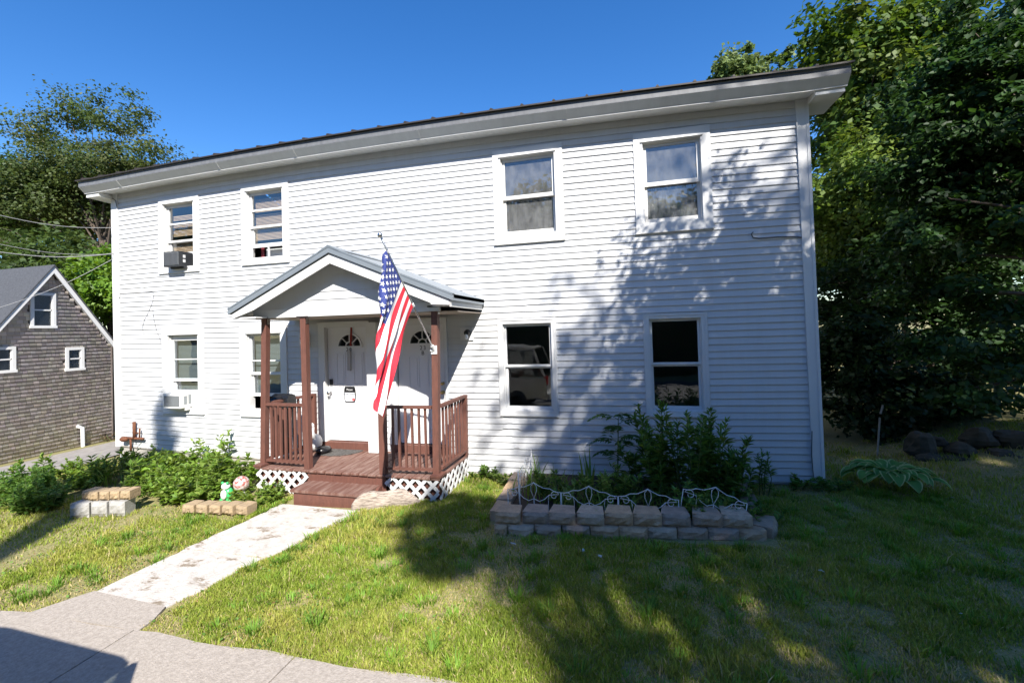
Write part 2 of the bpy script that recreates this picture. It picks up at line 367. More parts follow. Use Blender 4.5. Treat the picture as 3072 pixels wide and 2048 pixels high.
# ================================================================== THE HOUSE
def lag(x, P):
    r_ = 0
    for i, (xi, yi) in enumerate(P):
        w = yi
        for j, (xj, _) in enumerate(P):
            if j != i: w = w*(x-xj)/(xi-xj)
        r_ = r_+w
    return r_
def zb(x): return lag(x, [(0,.326),(7.9,.185),(12.69,.30)])
def zt(x): return lag(x, [(0,5.625),(7,5.70),(12.67,5.562)])
HW = 12.69
house = empty('apartment_house', (6.3, 0, 0.1), 'long two storey house clad in pale white vinyl siding with a metal roof', 'house')
def rect(*px):                                             # pixel corners TL,TR,BL,BR -> x0,x1,z0,z1
    q = [F(*p) for p in px]
    return ((q[0][0]+q[2][0])/2, (q[1][0]+q[3][0])/2, (q[2][1]+q[3][1])/2, (q[0][1]+q[1][1])/2)
W = {
 1: dict(out=rect((479,602.6),(602,582),(482,822),(598,809.5))),
 2: dict(out=rect((728,561),(871,541),(728,796),(866,783))),
 3: dict(out=rect((1481,454.6),(1687.6,430),(1483,732),(1693,719))),
 4: dict(out=rect((1897,400),(2126.6,381.6),(1910,698),(2141,685))),
 5: dict(out=rect((488,981),(609,977),(496,1237),(619,1239))),
 6: dict(out=rect((720,975),(861,972),(729,1246),(868,1247))),
 7: dict(out=rect((1495,955),(1670,953.5),(1500,1248.6),(1674,1249))),
 8: dict(out=rect((1931,941),(2123.4,937),(1935.6,1251),(2129,1251))),
}
cas = {1:(.135,.14,.12,.10),2:(.125,.135,.12,.10),3:(.13,.13,.13,.13),4:(.13,.13,.15,.14),5:(.16,.135,.17,.10),6:(.16,.14,.17,.10),7:(.085,.075,.085,.095),8:(.085,.085,.075,.095)}
for k, w in W.items():
    x0, x1, z0, z1 = w['out']; l, r_, t, b_ = cas[k]
    w['op'] = (x0+l, x1-r_, z0+b_, z1-t)
dA = (F(957.7,971)[0], F(1109.8,964)[0], .46, 2.725)       # frames of the two doors
dB = (6.30, F(1341,954)[0]+.0, .46, 2.735)
OPEN = [w['op'] for w in W.values()]+[(dA[0]+.09,dA[1]-.09,.46,2.63),(dB[0]+.09,dB[1]-.09,.46,2.63)]
# wall sheet behind the boards, with holes
xs = sorted({-.02, HW+.02}|{v for o in OPEN for v in o[:2]}); zs = sorted({.10, 5.75}|{v for o in OPEN for v in o[2:]})
wb = B()
for i in range(len(xs)-1):
    for j in range(len(zs)-1):
        cx, cz = (xs[i]+xs[i+1])/2, (zs[j]+zs[j+1])/2
        if not any(o[0] < cx < o[1] and o[2] < cz < o[3] for o in OPEN): wb.box(xs[i], xs[i+1], .012, .15, zs[j], zs[j+1])
wall = wb.obj('wall', M_TRIM, house)
NC = 55
DENT = [(*F(*q), w, h) for q, w, h in (((1530,1271),.05,.008),((1535,1287),.16,.02),((1528,1308),.06,.008),((1552,1347),.05,.012),((1440,1397),.03,.01),((1000,940),.1,.006),((1190,607),.05,-.012),((1570,662),.2,.005),((1600,812),.15,-.006),((735,935),.06,.008),((1630,920),.3,.008),((2000,1140),.08,.006),((430,860),.05,-.012),((880,300),.1,.006))]
def zc(i, x): return zb(x)+(zt(x)-zb(x))*min(i, NC)/NC
nbd = 0
for i in range(NC):
    cuts = []
    for o in OPEN:
        xm = (o[0]+o[1])/2
        if zc(i+1, xm) > o[2]-.03 and zc(i, xm) < o[3]+.03: cuts.append((o[0]-.04, o[1]+.04))
    cuts.sort(); segs = []; a = 0.0
    for c0, c1 in cuts:
        if c0 > a+.02: segs.append((a, c0))
        a = max(a, c1)
    if a < HW-.02: segs.append((a, HW))
    rj = np.random.default_rng(100+i//2)
    final = []
    for (a, b_) in segs:
        if b_-a > 4.3: 
            c = a+(b_-a)*rj.uniform(.3,.7); final += [(a, c), (c, b_)]
        else: final.append((a, b_))
    for (a, b_) in final:
        g = B(); n = max(1, int((b_-a)/1.1)); dy = -rng.uniform(0, .004); dz = rng.uniform(-.0015, .0015)
        tilt = rng.uniform(-.0012, .0012); vs = []
        xq_ = [a+(b_-a)*k/n for k in range(n+1)]; dn = []
        for (dx_, dz_, dw, dh) in DENT:
            if a+.2 < dx_ < b_-.2 and abs(zc(i, dx_)-dz_) < .05:
                dn.append((dx_, dw, dh)); xq_ += [dx_-dw, dx_-dw*.8, dx_, dx_+dw*.7, dx_+dw]
        xq_.sort(); n = len(xq_)-1
        for k, x in enumerate(xq_):
            x = x+(0.0012 if k == 0 else -0.0012 if k == n else 0); w_ = 0.0016*math.sin(x*3.3+i*1.9)+sum(dh for (dx_, dw, dh) in dn if abs(x-dx_) < dw*.9)
            z0 = zc(i, x)+dz+tilt*(x-(a+b_)/2)+w_; z1 = zc(i+1, x)+.004
            vs += [(x,.011,z0),(x,-.018+dy,z0),(x,-.020+dy,z0+.006),(x,-.004+dy*.3,z1),(x,.011,z1)]
        fs = []
        for k in range(n):
            for q in range(4): fs.append((k*5+q, (k+1)*5+q, (k+1)*5+q+1, k*5+q+1))
        fs += [(0,1,2,3,4), tuple(n*5+q for q in (4,3,2,1,0))]
        g.add(vs, fs).obj('clapboard', M_SIDE, wall); nbd += 1
print('clapboards', nbd)
# corner boards
cl = B(); cl.xz([F(337,583), F(356,582), F(370,1336), F(352,1338)], -.034, .05)
cl.obj('corner_board', M_TRIM, house)
p = [F(2384,301), F(2420,297), F(2472,1450), F(2438,1449)]
cr_ = B(); cr_.xz(p, -.034, .05); x0, x1 = p[0][0], p[1][0]
cr_.xz([(p[0][0]-.004,p[0][1]),(p[0][0]+.035,p[0][1]),(p[3][0]+.035,p[3][1]),(p[3][0]-.004,p[3][1])], -.042, -.0345)
cr_.xz([(p[1][0]-.03,p[1][1]),(p[1][0]+.005,p[1][1]),(p[2][0]+.005,p[2][1]),(p[2][0]-.03,p[2][1])], -.042, -.0345)
cr_.obj('corner_board', M_TRIM, house)
g = B(); n = 24
for k in range(n):
    xa, xb = HW*k/n, HW*(k+1)/n
    g.xz([(xa,-.8),(xb,-.8),(xb,zb(xb)-.004),(xa,zb(xa)-.004)], .0, .2)
g.obj('foundation', M_FOUND, house)
st = B()
for k in range(n):
    xa, xb = HW*k/n, HW*(k+1)/n
    st.xz([(xa,zb(xa)-.022),(xb,zb(xb)-.022),(xb,zb(xb)-.003),(xa,zb(xa)-.003)], -.026, -.002)
st.obj('starter_strip', M_FOUND, house)
for nm, bx in (('side_wall', (-.13,-.03,.06,8.2,-.6,5.7)), ('side_wall', (HW+.03,HW+.12,.06,8.2,-.3,5.55)), ('back_wall', (-.13,HW+.12,8.2,8.35,-.6,5.55))):
    B().box(*bx).obj(nm, M_SIDE, house)
B().box(-.02, HW+.02, .16, 8.19, 3.05, 3.2).obj('upper_floor', M_ROOM, house)
B().box(-.02, HW+.02, .16, 8.19, .2, .3).obj('lower_floor', M_ROOM, house)
B().box(-.02, HW+.02, 3.2, 3.3, .3, 5.5).obj('partition', M_ROOM, house)
# eave: profile swept along the bowed wall head
EX0, EX1 = -.50, 13.17
def sweep(name, prof, m_, parent, x0=EX0, x1=EX1, n=30, close=True, smooth=False):
    g = B(); vs = []; k = len(prof)
    for i in range(n+1):
        x = x0+(x1-x0)*i/n; zz = zt(min(max(x, 0), HW))
        vs += [(x, y, zz+z) for y, z in prof]
    fs = [(i*k+j, (i+1)*k+j, (i+1)*k+(j+1)%k, i*k+(j+1)%k) for i in range(n) for j in range(k if close else k-1)]
    if close: fs += [tuple(range(k)), tuple(range((n+1)*k-1, n*k-1, -1))]
    return g.add(vs, fs).obj(name, m_, parent, smooth=smooth)
sweep('fascia', [(-.290,-.032),(-.324,-.032),(-.324,.02),(-.324,.185),(-.290,.185)], M_GUTBELLY, house)
gut = sweep('gutter', [(-.432,.186),(-.430,.172),(-.430,.083),(-.415,.083),(-.415,.186)], M_GUTTER, house)
sweep('gutter_belly', [(-.430,.082),(-.376,.030),(-.3245,-.0195),(-.3245,.03),(-.3245,.082)], M_GUTBELLY, gut)
for xq in (.55, 3.05, 4.75, 7.15, 9.55, 11.6):                           # joints of the gutter lengths
    sweep('gutter_joint', [(-.437,.084),(-.380,.024),(-.3248,-.027),(-.3248,.02),(-.414,.083)], M_GUTBELLY, gut, xq-.012, xq+.012, 1)
sf = sweep('soffit', [(-.3235,-.030),(-.3235,-.010),(.0,.025),(.0,.003)], M_SOFFIT, house)
xq = EX0+.08
while xq < EX1-.1:                                                     # soffit seams
    sweep('soffit_seam', [(-.3225,-.0345),(-.3225,-.0295),(.0-.002,.0035),(-.002,-.0015)], M_SOFFIT, sf, xq, xq+.012, 1)
    xq += .127
B().box(EX0+.02, -.131, -.30, .35, 5.52, 5.60).obj('eave_return', M_SOFFIT, house); B().box(HW+.125, EX1-.02, -.30, .35, 5.47, 5.55).obj('eave_return', M_SOFFIT, house)
SL = .34                                                               # roof slope
rf = B(); vs = []; n = 30
for i in range(n+1):
    x = EX0-.03+(EX1-EX0+.06)*i/n; zz = zt(min(max(x,0),HW))
    vs += [(x,-.475,zz+.190),(x,-.475,zz+.212),(x,3.9,zz+.212+4.375*SL),(x,8.7,zz+.2),(x,8.7,zz+.17),(x,3.9,zz+.17+4.375*SL)]
fs = [(i*6+j,(i+1)*6+j,(i+1)*6+(j+1)%6,i*6+(j+1)%6) for i in range(n) for j in range(6)]+[tuple(range(6)), tuple(range((n+1)*6-1,n*6-1,-1))]
roof = rf.add(vs, fs).obj('roof', M_ROOFEDGE, house)
x = EX0+.16
while x < EX1:
    zz = zt(min(max(x,0),HW)); g = B(); vs = []
    for y, z in ((-.478, zz+.2125), (3.85, zz+.2125+4.32*SL)):
        vs += [(x-.022,y,z),(x-.010,y,z+.024),(x+.010,y,z+.024),(x+.022,y,z)]
    g.add(vs, [(0,1,2,3),(7,6,5,4),(0,4,5,1),(1,5,6,2),(2,6,7,3)]).obj('roof_rib', M_ROOFEDGE, roof); x += .486
gb = B()
for xx in (-.12, HW+.10): gb.add([(xx,.05,5.5),(xx,8.3,5.5),(xx,3.9,5.6+3.9*SL)], [(0,1,2)])
gb.obj('gable_wall', M_SIDE, house)

# ---- windows
def frame(g, x0, x1, z0, z1, l, r_, t, b_, ya, yb):
    g.box(x0, x0+l, ya, yb, z0, z1).box(x1-r_, x1, ya, yb, z0, z1)
    if t: g.box(x0+l, x1-r_, ya, yb, z1-t, z1)
    if b_: g.box(x0+l, x1-r_, ya, yb, z0, z0+b_)
    return g
def blind(parent, m_, x0, x1, z0, z1, y, pitch=.026, tilt=1.05):
    g = B(); z = z0
    while z < z1:
        c, s_ = .0135*math.cos(tilt), .0135*math.sin(tilt)
        g.add([(x0,y-c,z-s_),(x1,y-c,z-s_),(x1,y+c,z+s_),(x0,y+c,z+s_)], [(0,1,2,3)]); z += pitch
    return g.obj('blind', m_, parent, kind='stuff')
def window(k, style):
    x0, x1, z0, z1 = W[k]['out']; a, b_, c, d = W[k]['op']
    l, r_, t, bo = cas[k]
    mt = M_OLDTRIM if style == 'old' else M_TRIM
    g = B(); frame(g, x0, x1, z0, z1, l, r_, 0, 0, -.036, .01); g.box(a, b_, -.036, .01, d, z1).box(a, b_, -.036, .01, z0, c)
    if style != 'new':
        frame(g, x0-.004, x1+.004, z1-.01, z1+.012, 0, 0, .022, 0, -.05, -.0365) if False else None
    else:
        frame(g, x0+.012, x1-.012, z0+.012, z1-.012, .02, .02, .02, .02, -.044, -.0365)
    w = g.obj('window', M_TRIM, house)
    jb = B(); frame(jb, a-.001, b_+.001, c-.001, d+.001, .012, .012, .012, .012, .0105, .145); jb.obj('jamb', mt, w)
    if style != 'new':
        B().box(x0-.008, x1+.008, -.050, .0, z0-.020, z0-.0005).obj('sill', mt if k in (3,4) else M_TRIM, w)
        B().box(a-.03, b_+.03, -.056, -.0365, d+.004, d+.03).obj('drip_cap', M_TRIM, w)
    return w, (a+.0125, b_-.0125, c+.0125, d-.0125)
def sash(parent, r, y, m_, sw_=.04, top=.04, bot=.05, th=.035, glass=M_GLASS):
    a, b_, c, d = r
    o = frame(B(), a, b_, c, d, sw_, sw_, top, bot, y, y+th).obj('sash', m_, parent)
    B().box(a+sw_-.003, b_-sw_+.003, y+th*.5, y+th*.5+.004, c+bot-.003, d-top+.003).obj('pane', glass, parent)
    return o
# upper left pair: storm sashes, tan blinds
for k in (1, 2):
    w, (a, b_, c, d) = window(k, 'old'); h = d-c; mid = c+h*.40 if k == 1 else c+h*.46
    sash(w, (a, b_, mid, d), .045, M_TRIM, .04, .045, .04)
    B().box(a+.04, b_-.04, .038, .055, mid+(d-mid)*.47, mid+(d-mid)*.47+.035).obj('storm_rail', M_TRIM, w)
    low = c+(h*.20 if k == 1 else h*.19)
    sash(w, (a, b_, low, mid+.02), .082, M_TRIM, .045, .03, .045)
    zz = low if k == 1 else low+.05
    for (q0, q1) in (((.05,.32),(.40,.62),(.72,.80)) if k == 1 else ((.12,.30),(.38,.60),(.66,.90))):
        blind(w, M_BLIND, a+.05, b_-.03, c+h*(.2+.8*q0), c+h*(.2+.8*q1), .132)
    if k == 2:
        frame(B(), a, b_, c, low, .02, .02, .03, .02, .06, .09).box((a+b_)/2-.012, (a+b_)/2+.012, .06, .09, c+.02, low-.03).obj('screen_frame', M_TRIM, w)
        B().box(a+.1, a+.17, .2, .21, c+.02, low).obj('curtain', mat('dark_red_cloth', (.18,.02,.03)), w)
        B().box(a+.2, b_-.1, .22, .23, c+.02, low-.04).obj('curtain', M_CURT, w)
# upper right pair: old wood, dusty glass
for k in (3, 4):
    w, (a, b_, c, d) = window(k, 'old'); mid = c+(d-c)*.49
    sash(w, (a, b_, mid, d), .04, M_TRIM, .04, .04, .03, glass=M_GLASSD)
    sash(w, (a, b_, c, mid+.005), .078, M_OLDTRIM, .04, .03, .065, glass=M_GLASSD)
    B().box(a, b_, .035, .0775, mid-.03, mid-.001).obj('meeting_rail', M_OLDTRIM, w)
    g = B(); nx = 26
    vs = [(a+.05+(b_-a-.1)*i/nx, .17+.02*math.sin(i*1.7), z) for i in range(nx+1) for z in (c+.03, mid-.03)]
    g.add(vs, [(2*i,2*i+2,2*i+3,2*i+1) for i in range(nx)]).obj('curtain', mat('faded_curtain', (.13,.13,.13), .9) if k == 4 else mat('dark_curtain', (.05,.047,.045), .9), w)
    if k == 4:
        g = B(); q = a+.06
        while q < b_-.08:
            wd_ = rng.uniform(.01,.03); g.box(q, q+wd_, .125, .13, mid-.10, mid-.04); q += wd_+rng.uniform(.008,.03)
        g.obj('valance', mat('blue_print', (.10,.14,.30)), w)
# lower left pair: replacement sashes with storm rails and grey blinds
for k in (5, 6):
    w, (a, b_, c, d) = window(k, 'mid'); h = d-c
    if k == 5:
        sash(w, (a, b_, c+h*.36, d-.0), .045, M_TRIM, .035, .10, .045)
        B().box(a+.035, b_-.035, .040, .05, d-h*.34, d-h*.34+.02).obj('storm_rail', M_TRIM, w)
        sash(w, (a, b_, c+h*.20, c+h*.40), .082, M_TRIM, .04, .045, .05)
        B().box(a, b_, .082, .10, c, c+h*.2-.002).obj('filler_panel', M_TRIM, w)
        blind(w, M_BLINDW, a+.03, b_-.03, c+h*.22, d-.08, .15, .024)
    else:
        sash(w, (a, b_, c+h*.46, d), .045, M_TRIM, .03, .03, .05)
        B().box(a+.03, b_-.03, .040, .05, c+h*.64, c+h*.64+.022).obj('storm_rail', M_TRIM, w)
        sash(w, (a, b_, c+h*.17, c+h*.48), .082, M_TRIM, .035, .03, .06)
        blind(w, M_BLINDW, a+.03, b_-.03, c+h*.22, d-.05, .15, .024)
# lower right pair: newer vinyl
for k in (7, 8):
    w, (a, b_, c, d) = window(k, 'new'); mid = c+(d-c)*(.5 if k == 7 else .495)
    sash(w, (a, b_, mid, d), .035, M_TRIM, .03, .03, .035)
    sash(w, (a, b_, c, mid+.002), .072, M_TRIM, .035, .03, .045)
    for q in (.22, .82):
        B().box(a+(b_-a)*q-.035, a+(b_-a)*q+.035, .03, .07, mid+.0025, mid+.02).obj('sash_lock', M_TRIM, w)

# ---- doors
def door(D, slab, fan_c, fan_r, fan_z, knob_right, panels):
    x0, x1, z0, z1 = D
    g = B(); g.box(x0, slab[0]-.012, -.04, .13, z0+.12, z1).box(slab[1]+.012, x1, -.04, .13, z0+.12, z1).box(slab[0]-.012, slab[1]+.012, -.04, .13, slab[3]+.01, z1)
    g.box(x0-.01, x1+.01, -.056, -.0405, z1-.03, z1+.012)
    fr = g.obj('door_frame', M_TRIM, house)
    s0, s1, zz0, zz1 = slab; y = .05; n = 18
    dr = B()                                              # slab front built round the fanlight opening
    arc = [(fan_c+fan_r*math.cos(math.pi*i/n), fan_z+fan_r*.92*math.sin(math.pi*i/n)) for i in range(n+1)]
    dr.box(s0, s1, y, y+.04, zz0, fan_z-.001)
    for i in range(n):                                    # strips from the arc up to the head
        (xa, za), (xb, zb_) = arc[i], arc[i+1]
        dr.xz([(xb, zb_), (xa, za), (xa, zz1), (xb, zz1)], y, y+.04)
    dr.box(s0, fan_c-fan_r, y, y+.04, fan_z-.001, zz1).box(fan_c+fan_r, s1, y, y+.04, fan_z-.001, zz1)
    d = dr.obj('door', M_DOOR, house)
    rim = B()
    for i in range(n):
        a1, a2 = math.pi*i/n, math.pi*(i+1)/n
        o1, o2 = fan_r+.022, fan_r-.012
        rim.xz([(fan_c+o1*math.cos(a1), fan_z+o1*.93*math.sin(a1)), (fan_c+o1*math.cos(a2), fan_z+o1*.93*math.sin(a2)),
                (fan_c+o2*math.cos(a2), fan_z+o2*.93*math.sin(a2)), (fan_c+o2*math.cos(a1), fan_z+o2*.93*math.sin(a1))], y-.014, y-.001)
        q1, q2 = fan_r*.36, fan_r*.28
        rim.xz([(fan_c+q1*math.cos(a1), fan_z+q1*math.sin(a1)), (fan_c+q1*math.cos(a2), fan_z+q1*math.sin(a2)),
                (fan_c+q2*math.cos(a2), fan_z+q2*math.sin(a2)), (fan_c+q2*math.cos(a1), fan_z+q2*math.sin(a1))], y-.010, y+.01)
    rim.box(fan_c-fan_r-.024, fan_c+fan_r+.024, y-.016, y-.001, fan_z-.022, fan_z+.004)
    for a1 in (45, 90, 135):
        ca, sa = math.cos(R(a1)), math.sin(R(a1))
        rim.beam((fan_c+fan_r*.34*ca, y-.002, fan_z+fan_r*.34*sa), (fan_c+fan_r*.98*ca, y-.002, fan_z+fan_r*.93*sa), .016, .014, (0,1,0))
    rim.obj('fanlight_frame', M_DOOR, d)
    B().xz(arc, y+.018, y+.022).obj('fanlight_pane', M_GLASS, d)
    for (a, b_, c, e) in panels:                           # raised mouldings
        frame(B(), a, b_, c, e, .018, .018, .018, .018, y-.008, y-.0005).obj('panel', M_DOOR, d)
        B().box(a+.04, b_-.04, y-.006, y-.0005, c+.04, e-.04).obj('panel', M_DOOR, d)
    B().box(x0+.02, x1-.02, -.045, .12, z0, z0+.125).obj('threshold', M_BROWN, house)
    return d
zA0, zA1 = .60, F(982.6,984)[1]+.005
sA = (F(979,1060)[0], F(1103,1060)[0], zA0, zA1)
cA = F(1044,1038)[0]
pA = [(F(1005,1100)[0], F(1032,1100)[0], F(1020,1157)[1], F(1020,1058)[1]), (F(1056,1100)[0], F(1088,1100)[0], F(1020,1157)[1], F(1020,1058)[1]),
      (F(1005,1100)[0], F(1032,1100)[0], .72, 1.22), (F(1056,1100)[0], F(1088,1100)[0], .72, 1.22)]
doorA = door(dA, sA, cA, .235, F(1044,1038.4)[1], False, pA)
sB = (F(1190,1060)[0], F(1334.5,1060)[0], .60, zA1+.0)
cB = F(1263.8,1030)[0]
pB = [(cB-.27, cB-.07, 1.55, 2.10), (cB+.08, cB+.28, 1.55, 2.10), (cB-.27, cB-.07, .72, 1.22), (cB+.08, cB+.28, .72, 1.22)]
doorB = door(dB, sB, cB, .24, F(1263.8,1030)[1], True, pB)
def knob(par, px, py, m_, r_=.03, plate=None):
    x, z = F(px, py)
    if plate: B().box(x-plate[0], x+plate[0], .02, .0495, z-plate[1], z+plate[1]).obj('lock_plate', M_BLACK, par)
    else: B().lathe([(.006,-.0),(r_*.9,-.012),(r_,-.03),(r_*.8,-.045),(.014,-.05),(.016,-.085),(r_*1.05,-.09),(r_*1.05,-.095)][::-1], (x,.045,z), 12, 'y').obj('door_knob', m_, par, smooth=True)
knob(doorA, 990, 1146, M_BLACK, plate=(.028,.05)); knob(doorA, 990, 1177, M_STEEL)
knob(doorB, 1329.5, 1149.5, M_BRASS, .026); knob(doorB, 1329.5, 1176, M_BRASS, .03)
def text_mesh(txt, size, name, m_, parent, x, z, y, align='CENTER'):
    cu = bpy.data.curves.new('t', 'FONT'); cu.body = txt; cu.size = size; cu.align_x = align; cu.align_y = 'CENTER'; cu.extrude = .001; cu.resolution_u = 3
    ob = bpy.data.objects.new('t', cu); COL.objects.link(ob)
    dg = bpy.context.evaluated_depsgraph_get(); me = bpy.data.meshes.new_from_object(ob.evaluated_get(dg))
    bpy.data.objects.remove(ob); o = bpy.data.objects.new(name, me); COL.objects.link(o); me.materials.clear(); me.materials.append(m_)
    mw = Matrix.Translation((x, y, z)) @ Matrix.Rotation(R(90), 4, 'X')
    me.transform(Matrix.Translation(-Vector(root_loc(parent))) @ mw); o.parent = parent
    return o
for ch, dx in (('2', -.035), ('3', .035)):
    text_mesh(ch, .10, 'number', M_BLACK, doorA, F(1042,1049)[0]+dx, F(1042,1049)[1], .047)
for ch, dx in (('2', -.033), ('3', .033)):
    text_mesh(ch, .10, 'number', M_BLACK, doorB, F(1265,1044)[0]+dx, F(1265,1044)[1], .047)
text_mesh('B', .10, 'number', M_BLACK, doorB, F(1265,1059.5)[0], F(1265,1059.5)[1], .047)
# white boxed trim standing between the doors
B().box(5.965, 6.155, -.18, .011, .465, 2.70).obj('boxed_trim', M_TRIM, house)
# ================================================================== THE PORCH
porch = empty('porch', (6.15, -.6, .12), 'brown painted entry porch with white gabled roof, railings and lattice skirt', 'porch')
DZ = .46; DX0, DX1, DY = 4.57, 7.725, -1.215
fl = B().box(DX0+.03, DX1-.03, -1.15, -.0, .30, DZ-.031).obj('floor_frame', M_BROWN, porch)
nb = 22; wdt = (DX1-DX0)/nb
for i in range(nb):
    a = DX0+i*wdt; dz = rng.uniform(-.003,.003); dy = rng.uniform(-.006,.006); g = B()
    x0, x1 = a+.0065, a+wdt-.0065; z = DZ+dz
    g.add([(x0,DY+dy,z-.03),(x1,DY+dy,z-.03),(x1,-.003,z-.03),(x0,-.003,z-.03),(x0,DY+dy,z-.006),(x1,DY+dy,z-.006),(x1,-.003,z-.006),(x0,-.003,z-.006),
           (x0+.005,DY+dy+.005,z),(x1-.005,DY+dy+.005,z),(x1-.005,-.003,z),(x0+.005,-.003,z)],
          [(3,2,1,0),(0,1,5,4),(1,2,6,5),(3,0,4,7),(4,5,9,8),(5,6,10,9),(7,4,8,11),(8,9,10,11),(2,3,7,6),(6,7,11,10)])
    g.obj('deck_board', M_DECK, fl)
B().box(5.53, 6.86, -1.185, -1.155, .10, DZ-.035).obj('skirt_board', M_BROWN, porch)
for bx in ((DX0+.05, 5.52, -1.13, -1.10, .02, .40), (6.87, DX1-.05, -1.13, -1.10, .06, .40), (DX1-.13, DX1-.10, -1.09, -.02, .08, .40)): B().box(*bx).obj('inner_skirt', M_BROWN, porch)
sp = B().box(5.56, 6.76, -1.60, -1.19, .268, .305).obj('step_tread', M_DECK, porch)
B().box(5.60, 6.72, -1.575, -1.545, .02, .266).box(5.60, 5.64, -1.544, -1.19, .02, .266).box(6.68, 6.72, -1.544, -1.19, .02, .266).obj('step_riser', M_BROWN, porch)
B().yz([(-1.54,.16),(-1.19,.16),(-1.19,.30),(-1.24,.30)], 6.761, 6.80).obj('stringer', M_BROWN, porch)
PW = .092
P1, P2, P3 = ((4.625,-1.06), (4.735,-1.10)), ((5.50,-1.12), (5.478,-1.12)), ((7.625,-1.085), (7.672,-1.10))
for (b0, t0), zt_ in ((P1,2.80),(P2,2.79),(P3,2.86)):
    B().beam((b0[0],b0[1],DZ+.002), (t0[0],t0[1],zt_), PW, PW, (0,1,0)).obj('post', M_BROWN, porch)
    B().box(t0[0]-.10, t0[0]+.10, t0[1]-.06, t0[1]+.06, zt_-.002, zt_+.02).obj('post_cap', M_DARKPOST, porch)
    B().box(t0[0]+.0475, t0[0]+.053, t0[1]-.03, t0[1]+.03, zt_-.10, zt_-.003).obj('bracket', M_STEEL, porch)
B().beam((6.815,-1.15,DZ+.002), (6.815,-1.15,1.435), PW, PW, (0,1,0)).obj('newel_post', M_BROWN, porch)
B().box(DX1-.15, DX1+.012, -1.225, -1.0, DZ+.004, DZ+.035).obj('post_base', M_BROWN, porch)
B().box(DX0-.012, DX0+.14, -1.225, -.95, DZ+.004, DZ+.035).obj('post_base', M_BROWN, porch)
def railing(p, q, nbal, ztop=1.45, zbot=.565):
    p, q = np.array(p, float), np.array(q, float)
    t = B().beam((*p, ztop-.02), (*q, ztop-.02), .075, .038).obj('railing', M_BROWN, porch)
    B().beam((*p, zbot-.02), (*q, zbot-.02), .06, .036).obj('bottom_rail', M_BROWN, t)
    for i in range(nbal):
        c = p+(q-p)*(i+1)/(nbal+1)
        B().beam((c[0], c[1], zbot-.001), (c[0]+rng.uniform(-.004,.004), c[1], ztop-.04), .031, .031, (0,1,0)).obj('baluster', M_BROWN, t)
railing((4.70,-1.08), (5.44,-1.11), 7)
railing((6.865,-1.14), (7.575,-1.10), 6)
railing((7.66,-1.03), (7.69,-.09), 7)
railing((4.64,-1.0), (4.775,-.08), 8)
B().beam((7.69,-.05,DZ+.002), (7.70,-.05,1.45), .07, .075, (0,1,0)).obj('newel_post', M_BROWN, porch)
B().beam((4.785,-.055,DZ+.002), (4.785,-.055,1.45), .08, .06, (0,1,0)).obj('newel_post', M_BROWN, porch)
def lattice(o, ux, w, z0f, z1, sp_=.178, sw_=.048):        # o origin (x,y) at panel start, ux unit direction
    e = empty('lattice', (0,0,0)); e.parent = porch; e.location = (0,0,0)
    nrm = np.array([ux[1], -ux[0]])
    for sgn in (1, -1):
        s = -.6
        while s < w+.6:
            # line: u = s + sgn*(z-zm)
            zm = (z0f+z1)/2; pts = []
            zlo, zhi = z0f, z1
            za, zb2 = zlo, zhi
            ua, ub = s+sgn*(za-zm), s+sgn*(zb2-zm)
            def clip(u0, z0_, u1, z1_):
                lo, hi = 0.0, 1.0; du = u1-u0
                for lim, sg in ((0.0, 1), (w, -1)):
                    f0, f1 = sg*(u0-lim), sg*(u1-lim)
                    if f0 < 0 and f1 < 0: return None
                    if f0 < 0: lo = max(lo, f0/(f0-f1))
                    if f1 < 0: hi = min(hi, f0/(f0-f1))
                if hi-lo < .12: return None
                return (u0+du*lo, z0_+(z1_-z0_)*lo, u0+du*hi, z0_+(z1_-z0_)*hi)
            c = clip(ua, za, ub, zb2)
            if c:
                off = .006 if sgn > 0 else -.003
                P = lambda u, z: (o[0]+ux[0]*u+nrm[0]*off, o[1]+ux[1]*u+nrm[1]*off, z)
                B().beam(P(c[0],c[1]), P(c[2],c[3]), .007, sw_, (0,0,1)).obj('lattice_strip', M_TRIM, e)
            s += sp_
lattice((4.61,-1.20), (1,0), .93, .10, .425)
lattice((6.87,-1.20), (1,0), .82, .09, .425)
lattice((7.712,-1.185), (0.02,1), 1.15, .10, .425)
# porch roof
AX = 6.17; YF, YG = -1.42, -1.14
def sl(x): return 3.69-(3.69-2.87)*abs(x-AX)/((AX-4.38) if x < AX else (8.03-AX))*(1 if x < AX else .93)
pr = empty('porch_roof', (0,0,0)); pr.parent = porch
for xa, xb in ((4.345, AX), (AX, 8.075)):
    za, zb_ = sl(xa), sl(xb)
    up = .10
    B().add([(xa,YF-.03,za+.012),(xb,YF-.03,zb_+.012),(xb,-.02,zb_+.012),(xa,-.02,za+.012),(xa,YF-.03,za+up),(xb,YF-.03,zb_+up),(xb,-.02,zb_+up),(xa,-.02,za+up)],
            [(3,2,1,0),(4,5,6,7),(0,1,5,4),(1,2,6,5),(2,3,7,6),(3,0,4,7)]).obj('roof_panel', M_METAL, pr)
    # standing trim on the upper edge
    B().add([(xa,YF-.036,za+up-.012),(xb,YF-.036,zb_+up-.012),(xb,YF+.05,zb_+up-.012),(xa,YF+.05,za+up-.012),(xa,YF-.036,za+up+.012),(xb,YF-.036,zb_+up+.012),(xb,YF+.05,zb_+up+.012),(xa,YF+.05,za+up+.012)],
            [(3,2,1,0),(4,5,6,7),(0,1,5,4),(1,2,6,5),(2,3,7,6),(3,0,4,7)]).obj('rake_trim', M_METAL, pr)
